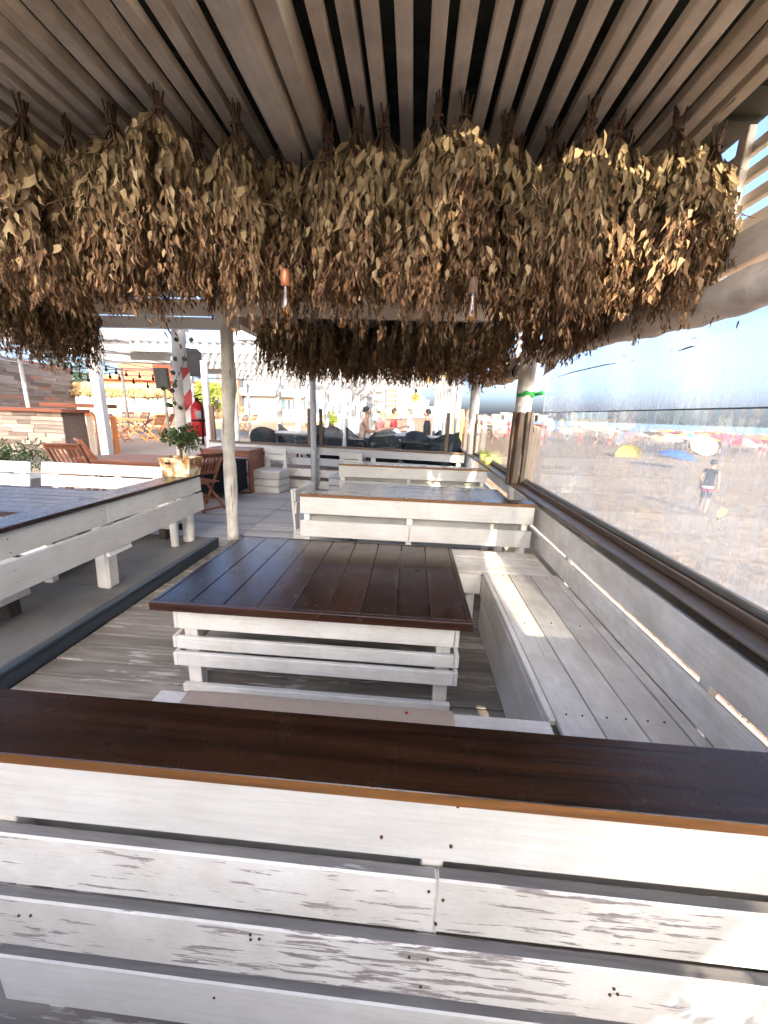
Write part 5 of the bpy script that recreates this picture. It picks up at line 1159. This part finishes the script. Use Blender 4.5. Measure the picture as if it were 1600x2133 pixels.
tree('yellow green bushy tree between the striped post and the peeling post', 405, 30, .5, 2.4, 1.5, 1.2, 'leaf_yellowgreen', 2600, .16, 1); tree('second yellow green tree just left of the peeling post', 450, 31, .5, 2.3, 1.5, 1.1, 'leaf_yellowgreen', 2600, .16, 2); tree('dark green tree behind the timber wall', 160, 40, .5, 4.2, 2.2, 1.5, 'leaf_dark', 1800, .25, 3); tree('small green hedge above the bamboo fence', 330, 26, .6, 2.0, 1.4, .35, 'leaf_green', 1500, .12, 4); tree('small yellow green plant in front of the beach club', 688, 26, .2, 1.1, .5, .6, 'leaf_yellowgreen', 700, .14, 6)
# lifeguard kiosk
q = PZ(930, 905, SAND_Z); lk = thing('lifeguard_kiosk', 'yellow and red lifeguard kiosk on legs on the beach', 'kiosk', (q.x, 42, SAND_Z)); x = PY(934, 850, 42).x
MB().box((x-.75, 42, 1.55), (x+.75, 43.4, 2.75)).build('cabin', 'cloth_yellow', lk); MB().box((x-.95, 41.8, 2.752), (x+.95, 43.6, 2.9)).build('roof', 'cloth_red', lk); MB().box((x-.5, 41.95, 1.9), (x+.35, 41.998, 2.45)).build('sign_panel', 'cloth_red', lk)
for sx in (-.65, .65):
    for sy in (42.1, 43.3): MB().tube([(x+sx, sy, SAND_Z), (x+sx, sy, 1.55)], .06, 8).build('leg', 'yellow_wood', lk)
MB().tube([(x-.65, 42.05, SAND_Z), (x+.65, 42.05, 1.3)], .04, 6).build('brace', 'yellow_wood', lk)

# ================================================================== BEACH
COLS = ['cloth_red', 'cloth_blue', 'cloth_orange', 'cloth_yellow', 'cloth_green', 'cloth_pink', 'cloth_white', 'cloth_straw']
CN = {'cloth_red': 'red', 'cloth_blue': 'blue', 'cloth_orange': 'orange', 'cloth_yellow': 'yellow', 'cloth_green': 'green', 'cloth_pink': 'pink', 'cloth_white': 'white', 'cloth_straw': 'straw'}
def ground(px, py): q = PZ(px, py, SAND_Z); return (q.x, q.y, SAND_Z)
parasol('beach_umbrella', 'large dark blue beach umbrella tilted low, left of the straw one', ground(1408, 976), 1.1, 1.2, ['cloth_blue'], 'beach umbrellas', (R(8), R(6)))
parasol('beach_umbrella', 'large straw coloured beach umbrella tipped towards the viewer', ground(1462, 962), 1.0, 1.5, ['cloth_straw'], 'beach umbrellas', (R(52), R(-6)), drop=.25)
te = thing('beach_tent', 'small bright yellow dome tent beside the blue umbrella', 'tent', ground(1306, 952)); 
m = MB(); V = []; F = []
for i in range(9):
    for j in range(7): a, b = math.pi*i/8, math.pi*.5*j/6; V.append((1.15*math.cos(a)*math.cos(b*.15), .9*math.sin(b)*math.sin(a)**.5-.2, 1.15*math.sin(a)*math.cos(b)))
for i in range(8):
    for j in range(6): F.append([i*7+j, (i+1)*7+j, (i+1)*7+j+1, i*7+j+1])
m.add(V, F, 0, True).local('canopy', 'cloth_yellow', te); MB().tube([(1.15*math.cos(a), -.2, 1.15*math.sin(a)) for a in np.linspace(0, math.pi, 13)], .02, 6).local('hoop', 'black', te)
g = random.Random(11); used = []
UMB = {}
for k in range(92):
    px = g.uniform(948, 1066) if k < 26 else g.uniform(1110, 1640); hz = 866+.0333*(px-860); py = hz+g.uniform(24, 50)+(g.uniform(0, 24) if px > 1300 else 0); c = g.choice(COLS); c2 = g.choice(COLS)
    p = ground(px, py); mats = [c] if g.random() < .6 else [c, c2]; row = 'between the two right posts' if px < 1080 else 'beyond the cloudy plastic curtain'
    key = tuple(mats); lb = 'distant %s beach umbrella in the crowd %s' % (CN[c] if len(mats) == 1 else CN[c]+' and '+CN[c2] if c != c2 else CN[c], row)
    if key in UMB: T = copy_tree(UMB[key]); T.location = p; T['label'] = lb; T['group'] = 'crowd of beach umbrellas'
    else: T = UMB[key] = parasol('beach_umbrella', lb, p, g.uniform(1.1, 1.4), g.uniform(1.7, 2.0), mats, 'crowd of beach umbrellas', (g.uniform(-.25, .25), g.uniform(-.25, .25)))
    T.rotation_euler.z = g.uniform(0, 6)
PV = [(['skin_tan', 'skin_tan', 'cloth_red', 'cloth_red'], 'red swim shorts'), (['skin_light', 'cloth_white', 'cloth_navy', 'cloth_navy'], 'white shirt'), (['skin_tan', 'cloth_black', 'cloth_black', 'cloth_black'], 'black swimwear'), (['skin_light', 'cloth_pink', 'cloth_red', 'cloth_red'], 'pink top'), (['skin_tan', 'skin_tan', 'cloth_blue', 'cloth_blue'], 'blue swim shorts'), (['skin_tan', 'cloth_red', 'cloth_red', 'cloth_red'], 'red clothes')]
for k in range(70):
    px = g.uniform(945, 1068) if k < 26 else g.uniform(1110, 1640); hz = 866+.0333*(px-860); py = hz+g.uniform(26, 52)+(g.uniform(0, 20) if px > 1400 else 0); mt, nm = g.choice(PV)
    person_standing('distant beachgoer in %s %s' % (nm, 'between the two right posts' if px < 1080 else 'beyond the cloudy curtain'), ground(px, py), g.uniform(0, 6.28), g.choice(('stand', 'walk')), mt, 'beach crowd')
# one plain lifeguard sign board near the water
q = ground(1140, 893); T = thing('beach_sign', 'white sign board on a post near the water left of the curtain', 'sign', q); MB().box((-1.2, -.05, 1.4), (1.2, .05, 3.4)).local('panel', 'cloth_white', T); MB().tube([(0, 0, 0), (0, 0, 1.4)], .1, 8).local('pole', 'metal_grey', T)
